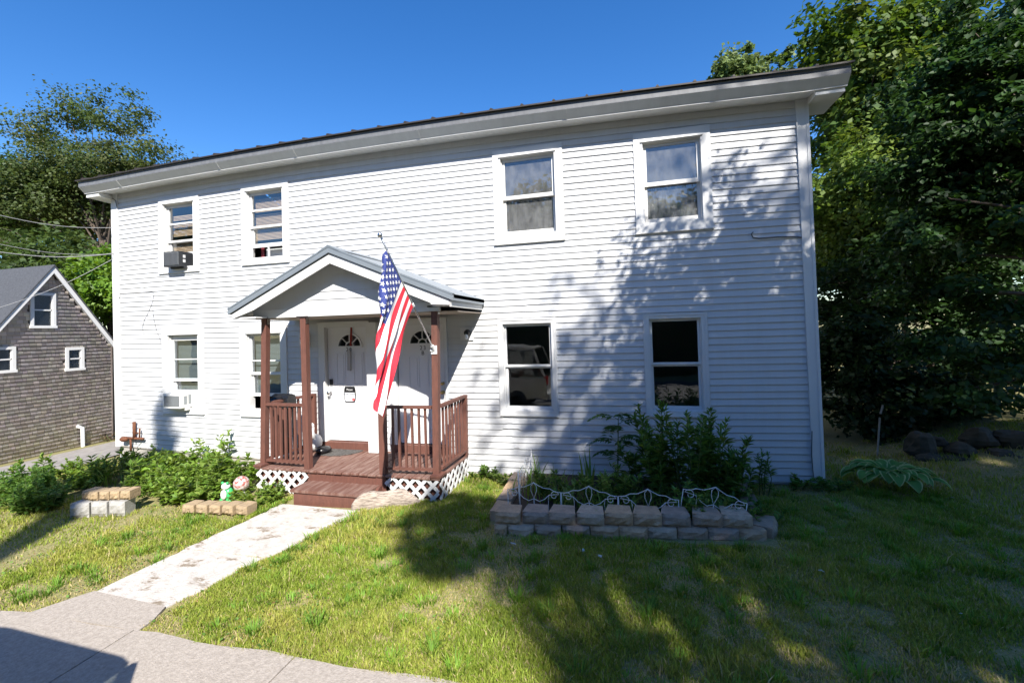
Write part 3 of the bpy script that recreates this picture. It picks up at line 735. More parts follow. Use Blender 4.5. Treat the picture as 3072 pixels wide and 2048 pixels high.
B().add([(AX-.17,YF-.04,sl(AX-.17)+.113),(AX,YF-.04,sl(AX)+.125),(AX+.17,YF-.04,sl(AX+.17)+.113),(AX-.17,-.03,sl(AX-.17)+.113),(AX,-.03,sl(AX)+.125),(AX+.17,-.03,sl(AX+.17)+.113),
         (AX-.17,YF-.04,sl(AX-.17)+.095),(AX,YF-.04,sl(AX)+.107),(AX+.17,YF-.04,sl(AX+.17)+.095)],
        [(0,1,4,3),(1,2,5,4),(6,7,1,0),(7,8,2,1)]).obj('ridge_cap', M_METAL, pr)
def rk(x): return sl(x)-.135-.006
B().xz([(4.37,sl(4.37)),(AX,sl(AX)),(AX,rk(AX)),(4.80,rk(4.80)),(4.42,2.805)], YF, YF+.025).obj('rake_board', M_TRIM, pr)
B().xz([(AX+.001,sl(AX)),(8.03,sl(8.03)),(8.03,2.865),(7.745,2.885),(7.745,rk(7.745)),(AX+.001,rk(AX))], YF, YF+.025).obj('rake_board', M_TRIM, pr)
B().box(4.42, 4.82, YF+.026, YG+.02, 2.80, 2.82).obj('eave_soffit', M_TRIM, pr); B().box(7.75, 8.02, YF+.026, -.02, 2.86, 2.88).obj('eave_soffit', M_TRIM, pr)
B().xz([(4.40,sl(4.40)-.004),(AX,sl(AX)-.004),(8.03,sl(8.03)-.004),(8.03,sl(8.03)-.02),(AX,sl(AX)-.02),(4.40,sl(4.40)-.02)], YF+.026, -.02).obj('roof_sheathing', M_SOFFIT, pr)
gz0 = 2.83
gw = empty('gable', (0,0,0)); gw.parent = porch
def gx(z):                                                # x range of the gable at height z
    a = AX-(sl(AX)-.02-z)*(AX-4.38)/.82; b_ = AX+(sl(AX)-.02-z)*(8.03-AX)/(.82*.93)
    return max(a, 4.50), min(b_, 7.92)
z = gz0+.10; k = 0
while z < sl(AX)-.08:
    z1 = min(z+.125, sl(AX)-.03); (a0, b0), (a1, b1) = gx(z), gx(z1)
    B().add([(a0,YG-.016,z),(b0,YG-.016,z),(b1,YG-.004,z1),(a1,YG-.004,z1),(a0,YG,z),(b0,YG,z)], [(0,1,2,3),(4,5,1,0)]).obj('clapboard', M_SIDE, gw)
    z += .122
B().box(4.55, 7.76, YG-.02, YG+.03, 2.80, gz0+.098).obj('frieze_board', M_TRIM, gw)
B().xz([(4.52,2.83),(7.9,2.86),(AX+.02,sl(AX)-.03)], YG+.001, YG+.02).obj('gable_backing', M_TRIM, gw)
B().box(4.55, 8.015, YG+.031, -.022, 2.785, 2.80).obj('ceiling', M_CEIL, pr)
g = B().box(8.02, 8.04, YF, -.022, 2.84, 2.985).obj('fascia', M_GUTBELLY, pr)
B().box(8.0405, 8.075, YF+.02, -.022, 2.955, 3.005).obj('gutter_lip', M_METAL, pr)
B().box(4.36, 4.385, YF+.03, -.022, 2.80, 2.91).obj('fascia', M_GUTBELLY, pr)

# ================================================================== THE FLAG
FB = onY(1301, 1047, -1.16); FT = CO+ray(1143, 712)*5.25
flag = empty('flag', tuple(FB), 'stars and stripes flag hanging from a steel pole on the porch post', 'flag')
PD = (FT-FB)/np.linalg.norm(FT-FB); PLN = np.linalg.norm(FT-FB)
B().tube([FB-PD*.02, FT], [.0125,.0125], 10).obj('pole', M_STEEL, flag, smooth=True)
B().ball(FT+PD*.03, .032, 12).obj('finial', M_STEEL, flag, smooth=True)
g = B().box(FB[0]-.045, FB[0]+.045, FB[1]+.005, FB[1]+.026, FB[2]-.07, FB[2]+.05); g.tube([FB-PD*.03, FB+PD*.07], .024, 10).tube([FB+np.array([-.05,0,-.02]), FB+np.array([-.01,0,-.02])], .014, 8)
g.obj('bracket', M_TRIM, flag)
B().tube([FB+PD*PLN*.43, FB+PD*PLN*.455], .020, 10).tube([FB+PD*PLN*.885, FB+PD*PLN*.90], .018, 10).obj('flag_ring', M_TRIM, flag)
HZ = np.array([PD[0], PD[1], 0]); HZ /= np.linalg.norm(HZ); SD = np.cross(HZ, [0,0,1])   # outward, sideways
if SD[0] < 0: SD = -SD                                     # +x side faces the camera
s0, s1 = .915, .44                                         # hoist along the pole, canton end first
FLY = 1.52
def cloth(u, v):
    h = FB+PD*PLN*(s0+(s1-s0)*u) + np.array([0,0,-.02])
    q0 = (h-FB)@HZ; z0 = h[2]
    # stripes leave the pole down and outward, gravity bends them to the vertical
    th0, th1 = R(53), R(64); n = 8; q, z = q0, z0; L = FLY*v
    for i in range(n):
        f = (i+.5)/n*v; th = th0+(th1-th0)*min(1, f*1.6); q += math.cos(th)*L/n; z -= math.sin(th)*L/n
    qL = ((FB+PD*PLN*s0)-FB)@HZ+.02+.135*(FB[2]+PD[2]*PLN*s0-z)
    s = q-qL; e = .03
    xo = 0.0
    if s > -e:
        t = min(1, (s+e)/(2*e)); xo = -.07*t*t*(3-2*t)
        q = qL-e*.4-abs(s) if s > 0 else q-e*.4*t
        if s > .42: q = qL-e*.4-.42+(s-.42)*.8; xo -= .05*min(1,(s-.42)/.05)
    xo += .022*math.sin(u*17+v*5)*min(1, v*2.2)+.012*math.sin(u*31-v*9)*min(1, v*3)
    return FB+HZ*q+SD*xo+np.array([0,0,z-FB[2]])
def cloth_patch(u0, u1, v0, v1, nu, nv):
    g = B(); vs = [cloth(u0+(u1-u0)*i/nu, v0+(v1-v0)*j/nv) for i in range(nu+1) for j in range(nv+1)]
    return g.add(vs, [(i*(nv+1)+j, (i+1)*(nv+1)+j, (i+1)*(nv+1)+j+1, i*(nv+1)+j+1) for i in range(nu) for j in range(nv)])
CV = .42
for k in range(13):
    cloth_patch(k/13, (k+1)/13, CV if k < 7 else 0, 1, 3, 34).obj('stripe', M_RED if k % 2 == 0 else M_WHITE, flag, smooth=True)
cloth_patch(0, 7/13, 0, CV, 16, 20).obj('canton', M_BLUE, flag, smooth=True)
st_ = B()
def cloth_n(u, v):
    e = 1e-3; a = cloth(u+e, v)-cloth(u-e, v); b_ = cloth(u, v+e)-cloth(u, v-e); n_ = np.cross(a, b_); return n_/np.linalg.norm(n_)
HO = PLN*(s0-s1)
for rr in range(9):
    for cc in range(6 if rr % 2 == 0 else 5):
        u = (7/13)*(rr+1)/10; v = CV*((2*cc+1 if rr % 2 == 0 else 2*cc+2))/12
        for side in (1, -1):
            ring = []
            for i in range(10):
                rad = (.030 if i % 2 == 0 else .0125); an = math.pi*i/5
                uu = u-rad*math.cos(an)/HO; vv = v+rad*math.sin(an)/FLY
                ring.append(cloth(uu, vv)+cloth_n(u, v)*.004*side)
            c = cloth(u, v)+cloth_n(u, v)*.004*side
            st_.add([c]+ring, [(0, i+1, (i+1) % 10+1) for i in range(10)])
st_.obj('stars', M_WHITE, flag, kind='stuff')

# ================================================================== THINGS ON THE WALL AND PORCH
def louvre(g_parent, x0, x1, y, z0, z1, n, m_, t=.006):
    g = B()
    for i in range(n):
        z = z0+(z1-z0)*(i+.5)/n; g.box(x0, x1, y-.004, y+.004, z-t/2, z+t/2)
    return g.obj('louvre', m_, g_parent, kind='stuff')
M_ACG = mat('ac_grey', (.30,.32,.33), .5); M_ACD = mat('ac_dark', (.03,.032,.036), .5); M_ACW = mat('ac_white', (.72,.71,.68), .5)
a_ = onY(491, 801, -.20); b2 = onY(537, 752, -.20)
ac = empty('air_conditioner', (float((a_[0]+b2[0])/2), -.05, float(a_[2])), 'dark grey window air conditioner jutting from the upper left window', 'air conditioner', 'window air conditioners')
x0, x1, z0, z1 = a_[0], b2[0], a_[2], b2[2]
B().box(x0, x1, -.20, .14, z0, z1).obj('casing', M_ACD, ac)
B().box(x0+.02, x1-.02, -.207, -.2005, z0+.025, z1-.02).obj('grille', M_ACG, ac); louvre(ac, x0+.02, x1-.02, -.2115, z0+.03, z1-.02, 16, M_GUTTER)
B().box(x1+.0005, x1+.006, -.12, -.07, z0+.08, z0+.14).box(x1+.0005, x1+.006, -.12, -.07, z0+.17, z0+.23).obj('side_vent', M_TRIM, ac)
B().box(x0+.05, x1+.02, -.10, .06, z0-.03, z0-.002).obj('bracket', M_ACD, ac)
B().box(x1+.002, W[1]['op'][1]-.01, .085, .10, z0+.02, z1-.01).obj('filler_panel', M_ACD, ac)
a_ = onY(490, 1224, -.22); b2 = onY(541, 1181, -.22)
ac2 = empty('air_conditioner', (float((a_[0]+b2[0])/2), -.05, float(a_[2])), 'white window air conditioner under the lower left window', 'air conditioner', 'window air conditioners')
x0, x1, z0, z1 = a_[0], b2[0], a_[2], b2[2]
g = B(); g.xz([(x0,z0),(x1,z0-.0),(x1,z1),(x0,z1)], -.22, .08).obj('casing', M_ACW, ac2)
B().box(x0+.03, x1-.03, -.226, -.2205, z0+.04, z1-.04).obj('grille', M_GUTTER, ac2); louvre(ac2, x0+.03, x1-.03, -.230, z0+.04, z1-.04, 12, M_ACG)
B().box(x1+.0005, x1+.005, -.15, -.09, z0+.07, z1-.06).box(x1+.0005, x1+.005, -.05, .0, z0+.07, z1-.04).obj('side_vent', M_ACG, ac2)
B().box(x0+.05, x1+.03, -.12, -.037, z0-.05, z0-.001).obj('bracket', M_ACW, ac2)
# wall lights
def wall_light(px0, px1, py0, py1, label):
    (xa, zb_), (xb, za) = F(px0, py1), F(px1, py0); e = empty('wall_light', ((xa+xb)/2, -.05, zb_), label, 'lamp', 'bare bulb porch lights')
    B().box(xa, xb, -.042, -.02, zb_, za).obj('mounting_block', M_TRIM, e)
    xc, zc_ = (xa+xb)/2+.02, (zb_+za)/2+.02
    B().lathe([(.055,0),(.055,-.03),(.045,-.07),(.035,-.09)][::-1], (xc,-.0425,zc_), 14, 'y').obj('socket', M_BLACK, e, smooth=True)
    B().ball((xc+.0,-.13,zc_-.065), .034, 12, (1,1,1.35)).obj('bulb', mat('white_bulb', (.8,.8,.78), .15), e, smooth=True)
wall_light(1384, 1421, 982, 1021, 'bare bulb light on a white block right of the doors')
wall_light(901, 932, 999, 1037, 'bare bulb light on a white block left of the doors, behind a porch post')
# sign on the left door
sx, sz = F(1046,1183); w_, h_ = .118, .145
out = []
for i in range(48):
    an = 2*math.pi*i/48; c, s_ = math.cos(an), math.sin(an)
    rx = w_*(abs(c)**.35)*(1 if c > 0 else -1); rz = h_*(abs(s_)**.35)*(1 if s_ > 0 else -1); k = 1-.05*math.cos(4*an*1.0)*0-.04*abs(math.sin(3*an))
    out.append((sx+rx*k, sz+rz*k))
sg = empty('door_sign', (sx, .03, sz-h_), 'black and pale shield shaped DO NOT KNOCK sign on the left door', 'sign')
B().xz(out, .034, .041).obj('plate', M_BLACK, sg)
inn = [(sx+(x-sx)*.88, min(sz+(zq-sz)*.90, sz+.03)) for x, zq in out]
B().xz(inn, .031, .0335).obj('print', mat('sign_paper', (.60,.64,.70), .5, col2=(.70,.72,.74), vscale=18), sg)
text_mesh('Please', .05, 'lettering', M_TRIM, sg, sx, sz+.082, .030)
text_mesh('DO NOT KNOCK', .034, 'lettering', M_BLACK, sg, sx, sz+.005, .029)
text_mesh('or ring doorbell', .020, 'lettering', M_BLACK, sg, sx, sz-.04, .029)
B().lathe([(.026,0),(.026,-.004)], (sx+.075,.0295,sz-.09), 14, 'y').obj('seal', mat('seal_red', (.6,.12,.12)), sg)
# ribbon hanger on the left door
hx, hz = F(1052,982)
hg = empty('door_hanger', (hx, .02, F(1050,1110)[1]), 'grey cloth tag on a red ribbon hanging over the left door', 'hanger')
B().beam((hx,.02,hz), (hx-.02,.015,F(1050,1038)[1]), .035, .008, (0,1,0)).obj('ribbon', mat('red_ribbon', (.25,.02,.015), .6), hg)
g = B(); tx, tz0, tz1 = F(1047.5,1110)[0], F(1047.5,1110)[1], F(1047.5,1046)[1]
g.xz([(tx-.03,tz0),(tx+.035,tz0-.01),(tx+.04,tz1-.05),(tx+.01,tz1),(tx-.025,tz1-.03)], -.012, .012).obj('cloth_tag', mat('grey_cloth', (.42,.40,.38), .9), hg)
# grill
gp = onY(850, 1200, -.62)
gr = empty('charcoal_grill', (float(gp[0]), -.62, DZ), 'small black charcoal grill behind the left porch railing', 'grill')
gx0, gy0 = gp[0], -.62
B().box(gx0-.17, gx0+.17, gy0-.11, gy0+.11, 1.30, 1.42).obj('firebox', M_BLACK, gr)
B().yz([(gy0-.11,1.422),(gy0+.11,1.422),(gy0+.08,1.50),(gy0,1.53),(gy0-.08,1.50)], gx0-.17, gx0+.17).obj('lid', mat('black_enamel', (.012,.012,.013), .2), gr)
B().tube([(gx0-.10,gy0-.12,1.45),(gx0-.10,gy0-.16,1.50),(gx0+.10,gy0-.16,1.50),(gx0+.10,gy0-.12,1.45)], .009, 6).obj('handle', M_BLACK, gr)
for dx in (-.14,.14):
    for dy in (-.09,.09): B().beam((gx0+dx,gy0+dy,DZ+.003),(gx0+dx*.8,gy0+dy*.8,1.30),.022,.022,(0,1,0)).obj('leg', M_BLACK, gr)
B().box(gx0-.13, gx0+.13, gy0-.08, gy0+.08, .80, .815).obj('shelf', M_BLACK, gr)
# white goose ornament beside the door
go = onZ(947, 1352, DZ+.01)
gs = empty('goose_ornament', (float(go[0]), float(go[1]), DZ), 'white goose shaped porch ornament beside the left door', 'ornament')
gx1, gy1 = go[0], go[1]
B().ball((gx1,gy1,DZ+.16), .13, 16, (.8,1.05,1.15)).obj('body', M_TRIM, gs, smooth=True)
B().tube([(gx1,gy1-.06,DZ+.24),(gx1-.01,gy1-.08,DZ+.36),(gx1-.01,gy1-.08,DZ+.45)], [.06,.042,.045], 10).ball((gx1-.01,gy1-.09,DZ+.47), .052, 12).obj('neck', M_TRIM, gs, smooth=True)
B().lathe([(.018,0),(.002,-.06)][::-1], (gx1-.01,gy1-.135,DZ+.465), 8, 'y').obj('bill', mat('orange_bill', (.6,.22,.03)), gs)
# shadow and rubber modelled as a bag in the corner and door mat
bg = onZ(958, 1368, DZ+.01)
g = B(); g.ball((bg[0]-.06, bg[1]+.18, DZ+.07), .11, 12, (1.2,1.3,.6), .10).obj('shadow_rubber_lump', mat('shadow_rubber_black', (.012,.012,.014), .25), smooth=True, label='shadow and rubber shown as a black bag on the deck by the door mat', cat='lump')
mt_ = B(); pts = []
mc = (5.36, -.075)
for i in range(25):
    an = math.pi+math.pi*i/24; pts.append((mc[0]+.44*math.cos(an), mc[1]+.40*math.sin(an)*(1+.03*math.sin(i*2.1))))
vs = [(x,y,DZ+.004) for x,y in pts]+[(x,y,DZ+.016) for x,y in pts]; n = len(pts)
mt_.add(vs, [tuple(range(n-1,-1,-1)), tuple(range(n,2*n))]+[(i,(i+1)%n,n+(i+1)%n,n+i) for i in range(n)])
mt_.obj('door_mat', mat('rubber_mat', (.05,.048,.046), .85, col2=(.11,.105,.10), vscale=28, sharp=(.4,.6), bump=.9, bscale=30), label='dark half round rubber mat before the left door', cat='mat')
# things fixed to the siding at the left
rp_ = F(415,1300)
g = B(); X, Z = rp_
g.tube([(X-.35,-.08,Z-.08),(X+.25,-.08,Z-.08)], .025, 8).tube([(X,-.08,Z-.1),(X,-.08,Z+.26)], .03, 8).tube([(X+.14,-.08,Z-.08),(X+.15,-.08,Z+.13)], .016, 8).ball((X-.25,-.10,Z-.10), .07, 10, (1.5,1,.8)).tube([(X-.1,-.08,Z-.08),(X-.1,-.08,Z-.35)], .02, 8).tube([(X,-.08,Z+.02),(X,.0,Z+.02)], .02, 8)
g.obj('gas_pipe', M_RUST, smooth=True, label='rusty gas meter pipework low on the left wall', cat='pipe')
def cable(pts, r_, label, name='cable', m_=M_CABLE, y=-.028):
    P = [(F(*p)[0], y, F(*p)[1]) for p in pts]
    return B().tube(P, r_, 5).obj(name, m_, label=label, cat='cable')
cable([(362,895),(368,882),(395,881),(425,879),(459,874),(466,880),(462,905),(450,935),(437,960),(430,985),(436,1000)], .004, 'thin black cable running below the upper left window')
cable([(462,930),(466,960),(473,990),(483,1012),(485,1028)], .004, 'thin cable dropping to the lower left window')
cable([(339,600),(345,597),(354,604),(357,622)], .007, 'black wire loop at the top left corner board', y=-.045)
cable([(2258,697),(2252,703),(2258,714),(2275,716),(2330,712),(2390,711),(2405,714),(2411,722)], .008, 'black cable looped along the siding at the right')
cable([(2432,1290),(2431,1360),(2434,1400),(2438,1440)], .006, 'blue black cable down the right corner board', y=-.045)
# small dents and lifted lips in the siding
# ================================================================== NEIGHBOUR'S HOUSE
NX = -5.5
nh = empty('shingled_house', (-8.0, 1.6, -.7), 'weathered grey brown shingled house with white trim left of the driveway', 'house')
pk = onX(148, 797, NX); re = onX(332, 1025, NX); ba = onX(320, 1330, NX)
ny1 = re[1]; nyp = pk[1]; ny0 = nyp-(ny1-nyp); nzp = pk[2]-.12; nze = re[2]-.15; nzb = ba[2]-.25
nsl = (nzp-nze)/(ny1-nyp)
def edge(y): return nzp-nsl*abs(y-nyp)
g = B(); g.add([(NX-.04,ny0,nzb),(NX-.04,ny1,nzb),(NX-.04,ny1,nze),(NX-.04,nyp,nzp),(NX-.04,ny0,nze),(NX-7,ny0,nzb),(NX-7,ny1,nzb),(NX-7,ny1,nze),(NX-7,nyp,nzp),(NX-7,ny0,nze)],
      [(0,1,2,3,4),(1,6,7,2),(5,0,4,9),(9,8,7,6,5)]); nwall = g.obj('wall', M_SHINGLE, nh)
# shingle courses, one mesh
wins = []
for q in (((88,876),(165,890),(160,982),(90,979)), ((195,1043),(250,1043),(250,1107),(195,1108)), ((-40,1042),(45,1042),(45,1114),(-40,1114))):
    P = [onX(*p, NX) for p in q]; wins.append((min(p[1] for p in P[:1]+P[3:]), max(p[1] for p in P[1:3]), min(p[2] for p in P), max(p[2] for p in P)))
vs = []; fs = []; cols = []; z = nzb; row = 0; crs = .105
while z < nzp:
    y = ny0-.05+ (row % 2)*.06
    while y < ny1:
        w_ = rng.uniform(.08,.17); ya, yb = y+.003, min(y+w_-.003, ny1+.01); zc_ = z+.05
        ym = (ya+yb)/2
        if zc_ < edge(ym)-.03 and ya < ny1-.01 and not any(a < ym < b_ and c < zc_ < d for a, b_, c, d in wins):
            dz = rng.uniform(-.006,.006); o_ = rng.uniform(0,.006); n0 = len(vs)
            vs += [(NX+.018+o_,ya,z+dz),(NX+.018+o_,yb,z+dz),(NX-.002,yb,z+crs+.02),(NX-.002,ya,z+crs+.02),(NX-.03,ya,z+dz),(NX-.03,yb,z+dz)]
            fs += [n0,n0+1,n0+2,n0+3, n0+4,n0+5,n0+1,n0]
            t = rng.uniform(.72,1.18); cols += [(.48*t,.43*t*rng.uniform(.95,1.05),.40*t*rng.uniform(.93,1.08))]*6
        y += w_
    z += crs; row += 1
def attr_mat(name, rough=.85):
    m_ = bpy.data.materials.new(name); m_.use_nodes = True; t = m_.node_tree; a = t.nodes.new('ShaderNodeAttribute'); a.attribute_name = 'col'
    p_ = t.nodes['Principled BSDF']; p_.inputs['Roughness'].default_value = rough; t.links.new(a.outputs['Color'], p_.inputs['Base Color']); return m_
fast_mesh('shingles', np.array(vs), np.array(fs), 4, attr_mat('wood_shingle'), np.array(cols), nwall, kind='stuff')
B().box(NX+.0, NX+.03, ny0, ny1+.02, nzb-.1, nzb+.12).obj('sill_board', mat('bleached_board', (.36,.32,.25), .9), nh)
B().box(NX-.05, NX+.024, ny1-.01, ny1+.03, nzb, nze).obj('corner_board', M_SHINGLE, nh)
for sgn in (1, -1):                                       # roof slopes and rake boards
    ye = nyp+sgn*(ny1-nyp+.30); ze = edge(ye)
    g = B(); g.add([(NX+.22,nyp,nzp+.14),(NX+.22,ye,ze+.14),(NX-7.2,ye,ze+.14),(NX-7.2,nyp,nzp+.14),(NX+.22,nyp,nzp+.09),(NX+.22,ye,ze+.09),(NX-7.2,ye,ze+.09),(NX-7.2,nyp,nzp+.09)],
        [(0,1,2,3),(7,6,5,4),(0,4,5,1),(1,5,6,2),(2,6,7,3)]); g.obj('roof', M_ROOFSH, nh)
    B().add([(NX+.20,nyp,nzp+.085),(NX+.20,ye,ze+.085),(NX+.20,ye,ze-.08),(NX+.20,nyp,nzp-.10),(NX+.17,nyp,nzp+.085),(NX+.17,ye,ze+.085),(NX+.17,ye,ze-.08),(NX+.17,nyp,nzp-.10)],
        [(0,1,2,3),(7,6,5,4),(0,4,5,1),(1,5,6,2),(2,6,7,3),(3,7,4,0)]).obj('rake_board', M_TRIM, nh)
    B().add([(NX+.165,nyp,nzp+.04),(NX+.165,ye,ze+.04),(NX-.03,ye,ze+.04),(NX-.03,nyp,nzp+.04),(NX+.165,nyp,nzp+.06),(NX+.165,ye,ze+.06),(NX-.03,ye,ze+.06),(NX-.03,nyp,nzp+.06)],
        [(3,2,1,0),(4,5,6,7),(0,1,5,4),(1,2,6,5)]).obj('rake_soffit', M_TRIM, nh)
for (a, b_, c, d) in wins:
    t = .075; g = B()
    g.box(NX+.0,NX+.045,a,a+t,c,d).box(NX,NX+.045,b_-t,b_,c,d).box(NX,NX+.045,a+t,b_-t,d-t,d).box(NX,NX+.06,a-.02,b_+.02,c-.02,c+t*.7)
    w = g.obj('window', M_TRIM, nh)
    B().box(NX-.0,NX+.02,a+t,b_-t,(c+d)/2-.018,(c+d)/2+.018).box(NX,NX+.02,a+t,a+t+.025,c+t*.7,d-t).box(NX,NX+.02,b_-t-.025,b_-t,c+t*.7,d-t).obj('sash', M_TRIM, w)
    B().box(NX-.012,NX-.008,a+t,b_-t,c+t*.7,d-t).obj('pane', M_GLASS, w)
    B().box(NX-.035,NX-.03,a+t,b_-t,c+t*.7,d-t).obj('backing', M_ACD, w)
q = onX(238,1279,NX+.1); q2 = onX(247,1283,NX+.1); q3 = onX(249,1337,NX+.1)
B().tube([(NX,q[1],q[2]),(NX+.1,q2[1],q2[2]),(NX+.1,q3[1],q3[2]),(NX+.2,q3[1]-.05,q3[2]-.1)], .05, 10).obj('drain_pipe', M_TRIM, nh, smooth=True)
# service wires from the left to the corner board
for (pa, pb, r_, lb) in (((-60,632),(343,683),.006,'uppermost overhead service wire left of the house'), ((-60,720),(343,762),.005,'thin grey overhead wire second from the top'),
                         ((-60,748),(343,760),.008,'thick overhead wire above the shingled roof'), ((-60,940),(343,774),.004,'lowest overhead wire slanting down past the shingled roof')):
    p1 = onY(*pb, -.02); p0 = onY(*pa, -2.2); P = []
    for i in range(13):
        t = i/12; p_ = p0*(1-t)+p1*t; p_ = p_+np.array([0,0,-.10*math.sin(math.pi*t)*1.0]); P.append(p_)
    P = [p0+(p0-p1)*2.0+np.array([0,0,1.2])]+P
    B().tube(P, r_, 6).obj('overhead_wire', mat('grey_wire', (.34,.34,.34), .5), label=lb, cat='wire', group='overhead wires')
# ================================================================== PARKED CAR (beyond the left edge: its shadow and reflection are in the picture)
cx1 = 8.0; cy0 = -6.15; cw = 1.85; cl_ = 4.75; gzc = -.05
car = empty('parked_car', (cx1-cl_/2, cy0-cw/2, gzc), 'silver estate car parked at the kerb, seen mirrored in a lower window', 'car')
M_CAR = mat('silver_paint', (.42,.41,.39), .25, metal=.4, spec=.6); M_CGL = glassmat('car_glass', (.45,.5,.5)); M_TYRE = mat('tyre', (.02,.02,.02), .9)
prof = [(0,.42),(0,.75),(-.03,1.05),(-.28,1.62),(-.55,1.74),(-1.9,1.78),(-2.7,1.70),(-3.45,1.12),(-4.5,.95),(-4.75,.72),(-4.75,.38)]
prof = [(cx1+x, gzc+z) for x, z in prof]; HC = 1.13
low = [p for i, p in enumerate(prof) if i in (0,1,2)]+[prof[7],prof[8],prof[9],prof[10]]
B().xz(low, cy0-cw, cy0).obj('body', M_CAR, car)
B().xz([(cx1-.45,gzc+1.71*HC),(cx1-.55,gzc+1.74*HC),(cx1-1.9,gzc+1.78*HC),(cx1-2.7,gzc+1.71*HC),(cx1-2.7,gzc+1.66*HC),(cx1-.45,gzc+1.66*HC)], cy0-cw+.12, cy0-.12).obj('roof', M_CAR, car)
for yy in (cy0-.10, cy0-cw+.10):
    for (a, b_) in (((-.05,1.05),(-.42,1.68)), ((-1.15,1.08),(-1.2,1.70)), ((-2.15,1.1),(-2.1,1.70)), ((-3.4,1.10),(-2.68,1.67))):
        B().beam((cx1+a[0],yy,gzc+a[1]), (cx1+b_[0],yy-.03*(1 if yy > cy0-.5 else -1),gzc+b_[1]*HC), .05, .10, (0,1,0)).obj('pillar', M_CAR, car)
    B().xz([(cx1-.10,gzc+1.1),(cx1-.45,gzc+1.67*HC),(cx1-2.68,gzc+1.67*HC),(cx1-3.35,gzc+1.12)], yy-.004, yy+.004).obj('side_window', M_CGL, car)
B().add([(cx1-.02,cy0-cw+.12,gzc+1.08),(cx1-.02,cy0-.12,gzc+1.08),(cx1-.40,cy0-.15,gzc+1.68*HC),(cx1-.40,cy0-cw+.15,gzc+1.68*HC)], [(0,1,2,3)]).obj('rear_window', M_CGL, car)
for xx in (cx1-.95, cx1-3.85):
    for yy in (cy0-.02, cy0-cw+.02):
        tw = B().lathe([(.20,-.11),(.34,-.11),(.34,.11),(.20,.11)], (xx,yy-(.1 if yy > cy0-1 else -.1)+.02,gzc+.34), 20, 'y').obj('wheel', M_TYRE, car)
        g = B().lathe([(.19,-.05),(.19,.05)], (xx,yy-(.04 if yy > cy0-1 else -.04)+.02,gzc+.34), 16, 'y'); g.obj('rim', M_STEEL, tw)
for yy in (cy0-.12, cy0-cw+.12):
    B().box(cx1-.10, cx1+.015, yy-.11, yy+.115, gzc+.85, gzc+1.12).obj('tail_light', mat('tail_red', (.35,.02,.02), .2), car)
B().box(cx1-.06, cx1+.07, cy0-cw+.03, cy0-.03, gzc+.42, gzc+.62).obj('bumper', M_ACG, car)
# ================================================================== VEGETATION TOOLS
def leaf_geo(c, nrm, direc, L, Wd, r_, fold=.25, six=False):
    """leaves as bent rhombi (4 verts, 2 tris) or six-point leaves; c,(n,3) nrm,(n,3) direc,(n,3) L,W (n,)"""
    n = len(c)
    d = direc-nrm*np.sum(direc*nrm, 1, keepdims=True); d /= np.linalg.norm(d, axis=1, keepdims=True)+1e-9
    s = np.cross(nrm, d)
    L = L[:, None]; Wd = Wd[:, None]
    if six:
        v = np.stack([c-d*L*.5, c-d*L*.12+s*Wd*.5+nrm*L*.05, c+d*L*.18+s*Wd*.34, c+d*L*.5-nrm*L*fold*.4, c+d*L*.18-s*Wd*.34, c-d*L*.12-s*Wd*.5+nrm*L*.05], 1).reshape(-1, 3)
        b_ = np.arange(n)[:, None]*6
        f = (b_+np.array([0,1,2,3,0,3,4,5])[None, :]).reshape(-1)
        return v, f, 4, 6
    v = np.stack([c-d*L*.5, c+s*Wd*.5+nrm*L*.06, c+d*L*.5-nrm*L*fold*.3, c-s*Wd*.5+nrm*L*.06], 1).reshape(-1, 3)
    return v, np.arange(4*n), 4, 4
def unit(a): return a/(np.linalg.norm(a, axis=-1, keepdims=True)+1e-9)
def crown_points(r_, n, cen, rad, surf=.55, flat_bottom=.0):
    d = unit(r_.normal(size=(n, 3))); d[:, 2] = np.where(d[:, 2] < -.5, d[:, 2]*.5, d[:, 2]); q = r_.uniform(0, 1, n)
    rr = surf+(1-surf)*q**.7; rr = np.where(r_.uniform(size=n) < .22, r_.uniform(.15, surf, n), rr)
    return np.array(cen)+d*rr[:, None]*np.array(rad), d
